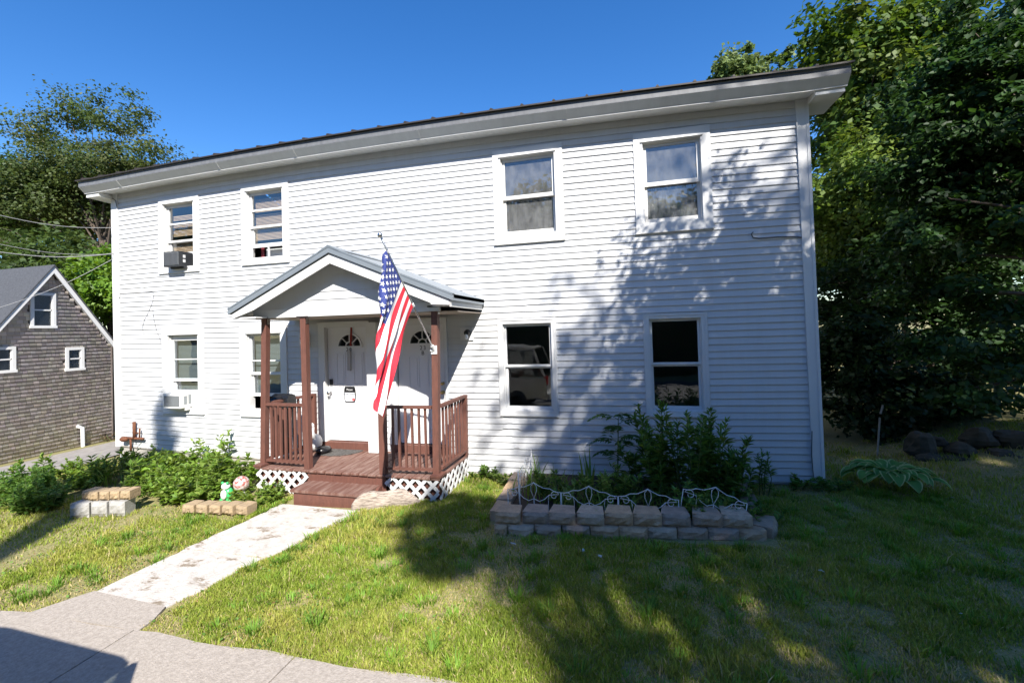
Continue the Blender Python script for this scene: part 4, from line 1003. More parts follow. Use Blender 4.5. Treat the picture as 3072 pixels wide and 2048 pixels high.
def tree(name, base, h, cen, rad, clumps, per, leaf, pal, label, group, seed, lobes=7, trunk_r=None, cat='tree', six=False, tight=.16, nbr=40, droop=0.0, extra=None):
    r_ = np.random.default_rng(seed); base = np.array(base, float); cen = np.array(cen, float); rad = np.array(rad, float)
    e = empty(name, tuple(base), label, cat, group)
    # uneven crown: several overlapping lobes
    lc = [cen]; lr = [rad*.78]
    for i in range(lobes):
        d = unit(r_.normal(size=3)); d[2] = abs(d[2])*.9-.25
        lc.append(cen+d*rad*r_.uniform(.42,.62)); lr.append(rad*r_.uniform(.34,.52))
    if extra:
        for c_, q in extra: lc.append(np.array(c_, float)); lr.append(np.array(q, float))
    vol = np.array([np.prod(q)**.667 for q in lr]); share = (vol/vol.sum()*clumps).astype(int)+1
    cs = []; ds = []
    for c_, q, k in zip(lc, lr, share):
        p_, d_ = crown_points(r_, k, c_, q); cs.append(p_); ds.append(d_)
    cs = np.concatenate(cs); ds = np.concatenate(ds); n = len(cs)
    csz = r_.uniform(.6,1.4,n)*tight*rad.mean()
    idx = np.repeat(np.arange(n), per)
    off = np.clip(r_.normal(size=(len(idx), 3)), -1.7, 1.7)*np.array([1,1,.55])*csz[idx][:, None]*.62
    pos = cs[idx]+off; pos[:, 2] -= droop*np.linalg.norm(off[:, :2], axis=1)
    nr = unit(np.array([0,0,.8])+ds[idx]*.6+r_.normal(size=(len(idx), 3))*.65)
    dr = unit(off+r_.normal(size=(len(idx), 3))*.6*csz[idx][:, None]+np.array([0,0,-.15])*csz[idx][:, None])
    L = leaf*r_.uniform(.65,1.25,len(idx)); v, f, nper, nv = leaf_geo(pos, nr, dr, L, L*r_.uniform(.5,.75,len(idx)), r_, six=six)
    pal = np.array(pal); cl_i = r_.integers(0, len(pal), n)
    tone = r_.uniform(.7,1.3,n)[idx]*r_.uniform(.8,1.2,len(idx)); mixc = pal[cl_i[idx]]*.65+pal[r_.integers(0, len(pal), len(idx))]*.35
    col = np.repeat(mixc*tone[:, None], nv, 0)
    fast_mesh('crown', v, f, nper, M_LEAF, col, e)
    tr = trunk_r or h*.018
    top = np.array([cen[0], cen[1], cen[2]+rad[2]*.45]); g = B()
    bend = r_.normal(size=3)*.03*h; bend[2] = 0
    P = [base+(top-base)*t+bend*math.sin(math.pi*t) for t in np.linspace(0,1,9)]; P[0] = P[0]-np.array([0,0,.25])
    g.tube(P, [tr*1.5]+[tr*(1-.85*t) for t in np.linspace(.08,1,8)], 9)
    pick = r_.choice(n, min(nbr, n), replace=False)
    for i in pick:
        tgt = cs[i]; t = np.clip((tgt[2]-base[2])/(top[2]-base[2])*.72, .22, .95); k = t*8; a = P[int(k)]+(P[min(int(k)+1, 8)]-P[int(k)])*(k-int(k))
        mid = (a+tgt)/2+np.array([0,0,.06*np.linalg.norm(tgt-a)]); rr = tr*(1-.85*t)*.5
        g.tube([a, mid, tgt], [rr, rr*.6, rr*.18], 5, False)
    g.obj('trunk', M_BARK, e, smooth=True)
    return e
G_SUN = [(.065,.125,.018),(.085,.145,.022),(.045,.10,.016),(.10,.14,.025)]
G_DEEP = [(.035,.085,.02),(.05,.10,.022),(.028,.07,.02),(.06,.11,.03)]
G_OLIVE = [(.065,.10,.025),(.08,.11,.028),(.05,.085,.022),(.10,.11,.035)]
G_BRIGHT = [(.12,.22,.025),(.15,.25,.03),(.09,.18,.02)]
def T(px, py, Y): return onY(px, py, Y)
def at_dir(px, Y):                                        # ground position below a picture column at depth Y
    p_ = onY(px, 1300, Y); return p_[0], Y
# ------------------------------------------------------------------ trees behind, left
GL = 'trees behind the houses on the left'
tree('oak_tree', (-13.5,10.5,-1.0), 15, T(250,600,10.5), (5.4,4.6,4.8), 430, 140, .165, G_OLIVE, 'large olive green oak rising behind the shingled house', GL, 11, lobes=11, tight=.135, extra=[(T(120,400,10.5),(2.2,1.8,.9)),(T(215,345,10.5),(1.5,1.5,1.2)),(T(350,350,10.5),(1.9,1.8,1.3)),(T(450,480,10.5),(1.9,1.6,1.4))])
tree('maple_tree', (-20.5,10,-1.0), 12, T(30,640,10), (5.4,4.4,4.8), 350, 110, .20, [(.05,.11,.025),(.07,.125,.03),(.045,.09,.02)], 'dark green maple at the left edge behind the oak', GL, 12, lobes=8)
tree('maple_tree', (-7.2,4.6,-.8), 7, (-7.0,4.6,4.0), (2.2,1.9,2.5), 170, 85, .17, G_BRIGHT, 'bright green young maple between the two houses', GL, 13, lobes=7)
tree('maple_tree', (-13.0,6.5,-1.0), 9, (-12.6,6.5,4.6), (4.6,2.6,3.2), 220, 85, .22, [(.06,.10,.025),(.08,.115,.03),(.05,.085,.02)], 'dense shadowy maple low behind the shingled house roof', GL, 14, lobes=8, extra=[(T(10,780,6.5),(2.0,1.4,1.4)),(T(-60,700,7.5),(2.4,1.6,2.0)),(T(120,740,6.5),(1.8,1.2,1.2))])
tree('maple_tree', (-3.2,6.0,-.6), 5, (-3.4,6.0,2.2), (1.6,1.6,2.0), 90, 80, .17, [(.07,.13,.025),(.09,.15,.03)], 'low green sapling in the gap between the two houses', GL, 15, lobes=4)
tree('maple_tree', (-15.0,24,-1.0), 16, (-15.2,24,12.2), (2.6,2.4,4.6), 90, 80, .34, G_DEEP, 'far tree whose tip shows over the roof edge right of the oak', GL, 16, lobes=5)
tree('maple_tree', (-11.6,24,-1.0), 16, (-11.7,24,12.6), (2.2,2.2,4.0), 80, 80, .34, G_DEEP, 'second far tree just topping the roof edge', GL, 17, lobes=5)
tree('maple_tree', (-24,16,-1.0), 14, (-24,16,6.5), (6,4,6), 170, 80, .34, [(.05,.10,.025),(.065,.115,.03)], 'far broad tree at the left edge behind the maple', GL, 18, lobes=6)
# ------------------------------------------------------------------ trees behind, right
GR = 'trees crowding the right side of the house'
tree('maple_tree', (18.0,9.0,.8), 13, T(2640,330,9.0), (3.5,3.2,4.8), 380, 95, .20, G_SUN, 'tall sunlit maple above the right end of the roof', GR, 21, lobes=10, tight=.12)
tree('ash_tree', (14.0,9.5,.5), 10, T(2225,270,9.5), (1.2,1.3,1.9), 110, 80, .17, [(.13,.19,.06),(.16,.21,.08),(.10,.16,.05)], 'pale green ash peeping over the roof left of the maple', GR, 22, lobes=5, extra=[(T(2350,240,9.5),(1.0,1.0,.8)),(T(2420,215,9.3),(1.0,1.0,.9))])
tree('maple_tree', (16.2,5.6,.7), 8, (16.3,5.6,4.9), (2.0,1.8,3.2), 230, 95, .14, [(.11,.175,.028),(.14,.195,.038),(.085,.15,.024)], 'sunlit yellow green sapling right behind the corner of the house', GR, 23, lobes=8)
tree('maple_tree', (23.5,10.5,1.2), 14, (23.5,10.5,7.6), (4.4,3.6,5.4), 260, 90, .22, [(.04,.085,.018),(.055,.10,.02),(.03,.07,.015)], 'deep green maple at the far right edge behind the others', GR, 24, lobes=9)
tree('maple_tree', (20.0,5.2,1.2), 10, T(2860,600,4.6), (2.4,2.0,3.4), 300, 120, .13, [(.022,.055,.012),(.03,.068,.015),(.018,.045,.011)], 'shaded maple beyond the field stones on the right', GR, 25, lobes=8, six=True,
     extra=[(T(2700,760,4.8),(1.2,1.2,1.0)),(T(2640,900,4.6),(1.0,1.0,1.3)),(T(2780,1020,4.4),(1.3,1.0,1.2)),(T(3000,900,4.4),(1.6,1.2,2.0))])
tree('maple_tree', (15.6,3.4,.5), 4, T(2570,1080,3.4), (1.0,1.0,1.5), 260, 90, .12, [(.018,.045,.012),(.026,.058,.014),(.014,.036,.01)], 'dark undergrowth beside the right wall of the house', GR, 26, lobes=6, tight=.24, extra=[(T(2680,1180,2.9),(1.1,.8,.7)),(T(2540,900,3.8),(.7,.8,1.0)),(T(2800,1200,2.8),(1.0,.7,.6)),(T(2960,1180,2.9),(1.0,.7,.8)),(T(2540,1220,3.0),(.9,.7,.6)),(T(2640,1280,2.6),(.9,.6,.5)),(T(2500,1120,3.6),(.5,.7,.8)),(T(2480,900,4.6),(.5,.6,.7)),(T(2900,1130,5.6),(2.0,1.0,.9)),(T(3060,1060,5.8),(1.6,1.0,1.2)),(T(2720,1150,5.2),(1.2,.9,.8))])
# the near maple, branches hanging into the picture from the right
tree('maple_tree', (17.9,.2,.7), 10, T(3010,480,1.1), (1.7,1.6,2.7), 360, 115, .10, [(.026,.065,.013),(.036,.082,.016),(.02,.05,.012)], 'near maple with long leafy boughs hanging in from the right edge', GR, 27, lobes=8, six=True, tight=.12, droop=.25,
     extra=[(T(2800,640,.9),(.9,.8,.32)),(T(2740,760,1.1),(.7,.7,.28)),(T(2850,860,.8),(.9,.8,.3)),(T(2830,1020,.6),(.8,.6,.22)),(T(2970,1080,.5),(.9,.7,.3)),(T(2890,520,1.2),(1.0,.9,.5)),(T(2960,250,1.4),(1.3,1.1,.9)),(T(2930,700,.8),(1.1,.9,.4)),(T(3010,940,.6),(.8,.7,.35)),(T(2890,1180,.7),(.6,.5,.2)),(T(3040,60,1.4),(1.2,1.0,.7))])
# a belt of trees behind them
BT = ['far maple behind the right hand trees, nearest the house', 'far maple behind the near maple', 'far maple at the right edge of the wood', 'far maple deep in the right hand wood', 'far maple low behind the sunlit sapling']
for i, (x, y, s_) in enumerate(((17.5,17,1.0),(24.5,18,1.15),(31,14,1.1),(29,24,1.3),(20.5,13.5,.8))):
    if i == 0: bt = tree('maple_tree', (x,y,.3), 9, (x,y,5.4), (3.8,3.2,4.4), 190, 80, .26, [(.035,.075,.015),(.05,.09,.02),(.03,.06,.014)], BT[0], GR, 28, lobes=7)
    else: tag(copy_tree(bt, (x,y,.3), i*1.3, s_), BT[i])
# ------------------------------------------------------------------ trees on the street side, out of view: they throw the dappled shade and stand mirrored in the panes
GS = 'street trees that shade the yard'
tree('maple_tree', (22.0,-14.4,.3), 20, (21.0,-14.1,14.0), (5.7,4.6,6.1), 130, 130, .27, G_DEEP, 'tall street maple shading the right half of the wall', GS, 31, lobes=12, tight=.17)
tree('maple_tree', (18.0,-14.2,.3), 13, (18.1,-14.2,8.9), (4.4,3.8,4.3), 76, 110, .25, G_DEEP, 'round street maple shading the right of the lawn', GS, 34, lobes=9, tight=.15)
tree('maple_tree', (15.4,-14.6,.3), 13, (15.7,-14.0,12.35), (2.5,1.3,.85), 30, 110, .24, G_DEEP, 'street maple whose shade falls on the middle of the lawn', GS, 35, lobes=7, tight=.2)
tree('maple_tree', (17.4,-5.0,.3), 9, (14.3,-4.7,7.0), (2.7,1.9,2.6), 150, 85, .10, G_DEEP, 'small maple at the right of the lawn dappling the wall', GS, 32, lobes=7, tight=.13)
tree('spruce_tree', (9.2,-16,0), 17.6, (9.35,-16,15.0), (.62,.6,3.0), 60, 60, .24, G_DEEP, 'slim street tree across the road', GS, 33, lobes=3)
FT_ = ['street maple across the road, far left', 'street maple across the road, second from the left', 'street maple across the road before the porch', 'street maple across the road facing the right windows', 'street maple across the road, far right', 'street maple across the road, at the left bend', 'street maple across the road, at the right bend']+['back row street maple, %s' % q for q in ('far left','left of centre','centre','right of centre','far right')]
for i, (x, y, s_) in enumerate(((-10,-20,1.05),(-2.5,-19,1.1),(5,-20.5,1.2),(12.5,-20,1.05),(28,-19,1.2),(-18,-17,1.1),(34,-12,1.3),(-6,-29,1.3),(6,-30,1.4),(15,-28,1.3),(24,-29,1.4),(36,-26,1.4))):
    if i == 0: far = tree('maple_tree', (x,y,-.2), 10, (x,y,5.6), (4.4,3.6,4.8), 190, 80, .34, G_DEEP, FT_[0], GS, 40, lobes=7, tight=.2)
    else: tag(copy_tree(far, (x,y,-.2), i*1.7, s_), FT_[i])

# ================================================================== LAWN
def vnoise(x, y, s, seed):
    r_ = np.random.default_rng(seed); g_ = r_.uniform(size=(64,64)); X = x*s+100.3; Y = y*s+77.7
    i, j = np.floor(X).astype(int), np.floor(Y).astype(int); fx, fy = X-i, Y-j; fx = fx*fx*(3-2*fx); fy = fy*fy*(3-2*fy)
    q = lambda a, b_: g_[a % 64, b_ % 64]
    return (q(i,j)*(1-fx)+q(i+1,j)*fx)*(1-fy)+(q(i,j+1)*(1-fx)+q(i+1,j+1)*fx)*fy
BX0, BX1, BY0 = 8.62, 11.72, -1.93                        # right bed
def in_path(x, y):
    t = np.clip((y+1.62)/(-3.87+1.62), 0, 1); xl = 5.42+(5.24-5.42)*t; xr = np.interp(-y, [1.62,2.0,3.0,3.93], [6.80,6.70,6.49,6.22])
    ap = (y < -3.86) & (x > 5.13-.12*(-(y+3.86))/.4) & (x < 6.28)
    e = .07*(vnoise(x, y, 6.0, 15)-.35); return ((x > xl+e) & (x < xr-e) & (y > -3.93)) | ap
def blades(n, x0, x1, y0, y1, hgt, seed, keep, wid=.0042):
    r_ = np.random.default_rng(seed); x = r_.uniform(x0, x1, n); y = r_.uniform(y0, y1, n)
    bare = vnoise(x, y, 1.1, 3)*.5+vnoise(x, y, 2.7, 4)*.32+vnoise(x, y, 7, 5)*.18
    dens = np.clip((bare-.34)/.14, .38, 1)
    k = keep(x, y) & (r_.uniform(size=n) < dens); x, y, bare = x[k], y[k], bare[k]; n = len(x)
    z = yard_z(x, y)-.006
    tuft = vnoise(x, y, 3.3, 8); t2 = vnoise(x, y, 9.0, 18); h = hgt*r_.uniform(.4,1.3,n)*(.35+.75*tuft+.75*t2**2)
    bz = bare < .41; h = np.where(bz, h*.65, h)
    an = r_.uniform(0, 2*np.pi, n); lean = r_.uniform(.1,.75,n)*h; la = r_.uniform(0, 2*np.pi, n)
    w = wid*r_.uniform(.6,1.4,n)
    sx, sy = np.cos(an)*w, np.sin(an)*w; lx, ly = np.cos(la)*lean, np.sin(la)*lean
    v = np.stack([np.stack([x-sx,y-sy,z],1), np.stack([x+sx,y+sy,z],1), np.stack([x+sx*.7+lx*.35,y+sy*.7+ly*.35,z+h*.6],1), np.stack([x-sx*.7+lx*.35,y-sy*.7+ly*.35,z+h*.6],1), np.stack([x+lx,y+ly,z+h*.95],1)], 1).reshape(-1,3)
    b_ = np.arange(n)[:, None]*5
    fq = (b_+np.array([[0,1,2,3]])); ft = (b_+np.array([[3,2,4]]))
    loops = np.concatenate([fq, ft], 1).reshape(-1); nper = np.tile([4,3], n)
    dry = np.clip(vnoise(x, y, 1.7, 9)*.9+vnoise(x, y, 6.5, 19)*.6-.5+r_.normal(size=n)*.22, 0, 1)[:, None]
    g1 = np.array([.22,.295,.04]); g2 = np.array([.41,.39,.095]); g3 = np.array([.46,.38,.20])
    c = g1*(1-dry)+g2*dry; straw = (r_.uniform(size=n) < np.where(bz, .42, .10))[:, None]; c = np.where(straw, g3, c)*r_.uniform(.7,1.3,n)[:, None]
    return v, loops, nper, np.repeat(c, 5, 0)
def keep_lawn(x, y):
    ok = (y > -4.275) & ~in_path(x, y)
    ok &= ~((x > BX0-.02) & (x < BX1) & (y > BY0-.01))
    ok &= ~((x > 4.55) & (x < 7.74) & (y > -1.23)) & ~((x > 5.55) & (x < 6.78) & (y > -1.63))
    ok &= (y < -.02) | (x > 12.95) | (x < -.2)
    ok &= ~((x < 5.1) & (y > -1.9+.06*(5-x)*.5) & (x > 1.0)); ok &= x > -1.1
    return ok
parts = [blades(400000, 3.9, 14.2, -4.3, -.0, .050, 51, keep_lawn, .0044), blades(60000, -1.2, 4.2, -5.6, 0, .055, 52, lambda x, y: keep_lawn(x, y) | ((y < -5.5) & (y > -5.64)), .005), blades(30000, 12.9, 17, -2.5, 2.5, .07, 53, lambda x, y: (x > 12.95) & ((y > 0) | (x > 14.2)), .006),
         blades(22000, 6.9, 13.8, -3.9, -2.0, .095, 55, lambda x, y: vnoise(x, y, 1.9, 21) > .66, .005)]
def clumps_of(n, seed):
    r_ = np.random.default_rng(seed); cx_ = r_.uniform(4,14,n); cy_ = r_.uniform(-4.2,-.3,n); k = keep_lawn(cx_, cy_); cx_, cy_ = cx_[k], cy_[k]; m_ = 46
    x = np.repeat(cx_, m_)+r_.normal(size=len(cx_)*m_)*.035; y = np.repeat(cy_, m_)+r_.normal(size=len(cx_)*m_)*.035; n = len(x); z = yard_z(x, y)-.006; h = np.repeat(r_.uniform(.05,.115,len(cx_)), m_)*r_.uniform(.6,1.2,n)
    la = np.arctan2(y-np.repeat(cy_, m_), x-np.repeat(cx_, m_))+r_.normal(size=n)*.4; le = h*r_.uniform(.3,.9,n); lx, ly = np.cos(la)*le, np.sin(la)*le; w = .0042*r_.uniform(.7,1.3,n); sx, sy = -np.sin(la)*w, np.cos(la)*w
    v = np.stack([np.stack([x-sx,y-sy,z],1), np.stack([x+sx,y+sy,z],1), np.stack([x+sx*.7+lx*.4,y+sy*.7+ly*.4,z+h*.65],1), np.stack([x-sx*.7+lx*.4,y-sy*.7+ly*.4,z+h*.65],1), np.stack([x+lx,y+ly,z+h*.9],1)], 1).reshape(-1,3)
    b_ = np.arange(n)[:, None]*5; lo = np.concatenate([b_+np.array([[0,1,2,3]]), b_+np.array([[3,2,4]])], 1).reshape(-1)
    c = np.repeat(r_.uniform(.75,1.25,len(cx_)), m_)[:, None]*np.array([.14,.26,.03])*r_.uniform(.75,1.25,n)[:, None]
    return v, lo, np.tile([4,3], n), np.repeat(c, 5, 0)
parts.append(clumps_of(480, 58)); parts.append(blades(110000, 6.0, 12.6, -4.3, -2.9, .045, 59, keep_lawn, .0040))
v = np.concatenate([p_[0] for p_ in parts]); o_ = np.cumsum([0]+[len(p_[0]) for p_ in parts[:-1]])
lp = np.concatenate([p_[1]+k for p_, k in zip(parts, o_)]); npr = np.concatenate([p_[2] for p_ in parts]); cc = np.concatenate([p_[3] for p_ in parts])
r_ = np.random.default_rng(57); n = 16000; x = r_.uniform(2,14,n); y = r_.uniform(-4.25,-.1,n); k = keep_lawn(x, y) & (vnoise(x, y, 1.3, 31)+.3*vnoise(x, y, 6, 32) > .78); x, y = x[k], y[k]; n = len(x)
L = r_.uniform(.012,.034,n); v2, f2, _, _ = leaf_geo(np.stack([x, y, yard_z(x, y)+r_.uniform(.008,.035,n)], 1), unit(np.array([0,0,1.0])+r_.normal(size=(n,3))*.4), unit(r_.normal(size=(n,3))), L, L*.8, r_)
lp = np.concatenate([lp, f2+len(v)]); npr = np.concatenate([npr, np.full(n, 4)]); v = np.concatenate([v, v2]); cl2 = np.where((r_.uniform(size=n) < .12)[:, None], np.array([.30,.19,.09]), np.array([.12,.22,.045]))*r_.uniform(.7,1.3,n)[:, None]; cc = np.concatenate([cc, np.repeat(cl2, 4, 0)])
fast_mesh('grass', v, lp, npr, M_GRASS, cc, label='short patchy lawn grass, dry in places', cat='grass', kind='stuff')

# unseen leafy screen across the road, added to darken the window reflections
r_ = np.random.default_rng(90); n = 34000; hd = empty('added_hedge', (10,-15.6,0), 'long leafy screen added across the road to darken the window reflections', 'added_hedge')
c_ = np.stack([r_.uniform(-9,32,n), -15.2-.9*r_.uniform(size=n)**2, .1+3.5*r_.uniform(size=n)+.15*np.sin(np.arange(n))], 1); L = r_.uniform(.09,.17,n)
v, f, nper, nv = leaf_geo(c_, unit(np.array([0,.8,.5])+r_.normal(size=(n,3))*.6), unit(r_.normal(size=(n,3))), L, L*.6, r_)
fast_mesh('foliage', v, f, nper, M_LEAF, np.repeat(np.array([.04,.085,.02])*r_.uniform(.6,1.4,n)[:, None], nv, 0), hd)
B().box(-9,32,-16.0,-15.7,-.3,3.4).obj('branch_core', M_BARK, hd)
# ================================================================== RIGHT BED
bed = empty('raised_bed', (10.3, -1.0, .1), 'raised garden bed edged with brown concrete wall blocks before the right windows', 'garden bed')
def block_mesh(name, w, d, h, seed, m_):
    r_ = np.random.default_rng(seed); nx, nz = 6, 4; g = B(); vs = []
    for j in range(nz+1):                                 # rough front face
        for i in range(nx+1):
            ed = (i in (0, nx)) or (j in (0, nz)); xx = -w/2+w*i/nx; zz = h*j/nz
            vs.append((xx+(0 if ed else r_.uniform(-.008,.008)), -d/2+(.016 if ed else -r_.uniform(.0,.022)), zz))
    fs = [(j*(nx+1)+i, j*(nx+1)+i+1, (j+1)*(nx+1)+i+1, (j+1)*(nx+1)+i) for j in range(nz) for i in range(nx)]
    n0 = len(vs); k = w*.40
    vs += [(-k,d/2,0),(k,d/2,0),(k,d/2,h),(-k,d/2,h)]
    top = [nz*(nx+1)+i for i in range(nx+1)]; bot = list(range(nx+1)); lf = [j*(nx+1) for j in range(nz+1)]; rt = [j*(nx+1)+nx for j in range(nz+1)]
    fs += [tuple(top)+(n0+2, n0+3), tuple(bot[::-1])+(n0, n0+1), tuple(lf[::-1])[::-1][::-1]+(n0, n0+3), tuple(rt)+(n0+2, n0+1), (n0+1, n0, n0+3, n0+2)]
    g.add(vs, fs); v_ = np.array(g.v); me = bpy.data.meshes.new(name); me.from_pydata(v_.tolist(), [], g.f); me.update(); me.materials.append(m_); return me
BRT = [mat('brown_block_%d' % i, c1, .95, col2=tuple(q*.62 for q in c1), vscale=11+i, sharp=(.3,.75), bump=.9, bscale=38) for i, c1 in enumerate(((.52,.37,.24),(.44,.33,.24),(.56,.39,.24),(.38,.30,.235),(.52,.41,.30)))]
BRN = [block_mesh('block', .36, .26, .135, s_, BRT[s_ % 5]) for s_ in range(10)]
def put(me, name, parent, loc, rz=0.0, rx=0.0, sc=(1,1,1)):
    o = bpy.data.objects.new(name, me); COL.objects.link(o); o.parent = parent
    o.location = np.array(loc)-root_loc(parent); o.rotation_euler = (rx, rng.uniform(-.015,.015), rz); o.scale = sc; return o
q0, q1 = G(1484,1600), G(2262,1615); fx0, fx1 = q0[0], q1[0]; nbk = 9; bw = (fx1-fx0)/nbk; print('bed', q0, q1)
def by(x): return np.interp(x, [fx0, fx1], [q0[1]+.13, q1[1]+.13])
for i in range(nbk):
    x = fx0+bw*(i+.5); put(BRN[(i*3) % 10], 'block', bed, (x+rng.uniform(-.01,.01), by(x)+rng.uniform(-.015,.015), float(gz(x))+.105), rng.uniform(-.05,.05), sc=(bw*.985/.36,1,1))
for i in range(nbk+1):
    x0, x1 = max(fx0+bw*(i-.5), fx0), min(fx0+bw*(i+.5), fx1+.12); x = (x0+x1)/2
    put(BRN[(i*7+2) % 10], 'block', bed, (x, by(x)-.035+rng.uniform(-.01,.01), float(gz(x))-.03), rng.uniform(-.04,.04), sc=((x1-x0)*.985/.36,1,1))
put(BRN[1], 'block', bed, (fx1+.12, q1[1]+.22, .10), 1.25, sc=(1,1.1,1.75))
for i in range(4):                                        # left side: blocks laid back to the wall
    y = -1.52+i*.385; put(BRN[i % 4], 'block', bed, (8.68-.02*i, y, .14), -1.57+rng.uniform(-.04,.04), sc=(1.05,.8,1.0))
    put(BRN[(i+1) % 4], 'block', bed, (8.66-.02*i, y-.15, .0), -1.57, sc=(1.05,.8,1.0))
B().beam((fx1+.10,q1[1]+.42,.29), (fx1+.22,-.10,.26), .19, .17).obj('timber_edge', M_TIMBER, bed)
B().add([(8.75,q0[1]+.16,.2),(fx1+.02,q1[1]+.2,.25),(fx1+.14,-.02,.27),(8.75,-.02,.22)], [(0,1,2,3)]).obj('bed_soil', M_SOIL, bed)
# wire edging panels
def wire_panel(w=.66):
    g = B(); r_ = .0044
    def arc(cx, cz, rx, rz, a0, a1, n=14): return [(cx+rx*math.cos(R(a0+(a1-a0)*i/n)), 0, cz+rz*math.sin(R(a0+(a1-a0)*i/n))) for i in range(n+1)]
    h = .235
    top = [(-w/2,0,h-.03),(-w*.40,0,h-.028),(-w*.30,0,h+.005),(-w*.18,0,h+.01),(-w*.08,0,h+.04),(0,0,h+.072),(w*.08,0,h+.04),(w*.18,0,h+.01),(w*.30,0,h+.005),(w*.40,0,h-.028),(w/2,0,h-.03)]
    g.tube(top, r_, 6)
    for s_ in (-1, 1):
        g.tube([(s_*w/2,0,-.12),(s_*w/2,0,h-.03)], r_, 6)
        cx = s_*w*.385                                     # scroll that runs down into a leg
        sp_ = [(cx+s_*(.062*(1-i/26.)+.0)*math.cos(R(180-20*i))*-1, 0, h-.075+(.062*(1-i/26.))*math.sin(R(180-20*i))) for i in range(19)]
        g.tube([(s_*w*.27,0,-.12),(s_*w*.27,0,h-.12),(s_*w*.285,0,h-.07)]+sp_[1:], r_*.9, 6)
        g.tube([(s_*w*.285,0,h-.07),(s_*w*.20,0,h-.125),(s_*w*.10,0,h-.155),(0,0,h-.125)], r_*.9, 6)
    g.tube([(0,0,-.12),(0,0,h-.125)], r_, 6)
    g.tube([(0,0,h-.125),(-.035,0,h-.03),(-.034,0,h+.03),(0,0,h+.066),(.034,0,h+.03),(.035,0,h-.03),(0,0,h-.125)], r_*.9, 6)
    return g
wp = None
WL = ['leftmost of the front white wire edging panels', 'second white wire edging panel from the left along the bed front', 'third white wire edging panel from the left along the bed front', 'tilted white wire edging panel at the right of the bed front']
spots = [(9.13,-1.60,0.0,0),(9.80,-1.60,0.0,0),(10.47,-1.60,0.0,.0),(11.15,-1.57,-.05,-.10)]
for (x, y, rz, ry), lb in zip(spots, WL):
    if wp is None: wp = wire_panel().obj('wire_edging', M_WIRE, local=True, smooth=True); o = wp
    else: o = copy_tree(wp)
    o.location = (x, y, .315+(.06 if ry else 0)); o.rotation_euler = (rng.uniform(-.06,.04), ry*-1.0, rz); tag(o, lb, 'edging', 'white wire edging panels')
o.rotation_euler = (-.08, .17, -.03)
for k, (y, tl) in enumerate(((-1.25,.2),(-.72,-.12),(-.2,.1))):
    o = copy_tree(wp, (8.86-.02*k, y, .34), -1.5+tl); o.scale = (.85,.85,1.0)
    tag(o, ['nearest','middle','rearmost'][k]+' white wire panel along the left side of the bed', 'edging', 'white wire edging panels')

# ================================================================== PLANTS
def plant_obj(name, v, f, nper, col, stems, base, label, cat, group=None):
    e = empty(name, tuple(base), label, cat, group)
    fast_mesh('leaves', v, f, nper, M_LEAF, col, e)
    if stems is not None: stems.obj('stem', M_STEM, e)
    return e
def stem_plant(name, base, nst, hgt, spread, lf, pal, label, cat='plant', group=None, seed=1, per=46, ang=.9, low=.12, wid=.30, top_dense=True):
    r_ = np.random.default_rng(seed); base = np.array(base, float); C_, N_, D_, L_ = [], [], [], []; g = B()
    for s_ in range(nst):
        a = r_.uniform(0, 2*np.pi); q = spread*math.sqrt(r_.uniform()); b0 = base+np.array([q*math.cos(a)*.7, q*math.sin(a)*.45, 0])
        tip = b0+np.array([q*math.cos(a)*.55+r_.normal()*.05, q*math.sin(a)*.4-r_.uniform(0,.08), 0])+np.array([0,0,hgt*r_.uniform(.55,1.05)*(1-.28*q/spread)])
        mid = (b0+tip)/2+r_.normal(size=3)*.03; P = [b0, mid, tip]
        g.tube(P, [.008,.006,.003], 4, False)
        t = r_.uniform(low, 1, per)**.8; ph = r_.uniform(0, 2*np.pi, per)
        pos = np.outer((1-t)**2, b0)+np.outer(2*t*(1-t), mid)+np.outer(t*t, tip)
        el = ang*(1-.75*t**3); out = np.stack([np.cos(ph)*np.sin(el+.35), np.sin(ph)*np.sin(el+.35), np.cos(el+.35)], 1)
        L = lf*r_.uniform(.7,1.2,per)*(1-.45*t**4)
        C_.append(pos+out*L[:, None]*.5); D_.append(out); N_.append(unit(np.array([0,0,1.0])-out*out[:, 2:3]+r_.normal(size=(per,3))*.18)); L_.append(L)
    C_, N_, D_, L_ = map(np.concatenate, (C_, N_, D_, L_)); v, f, nper, nv = leaf_geo(C_, N_, D_, L_, L_*wid, r_, .5)
    pal = np.array(pal); col = pal[r_.integers(0, len(pal), len(C_))]*r_.uniform(.7,1.3,len(C_))[:, None]
    return plant_obj(name, v, f, nper, np.repeat(col, nv, 0), g, base, label, cat, group)
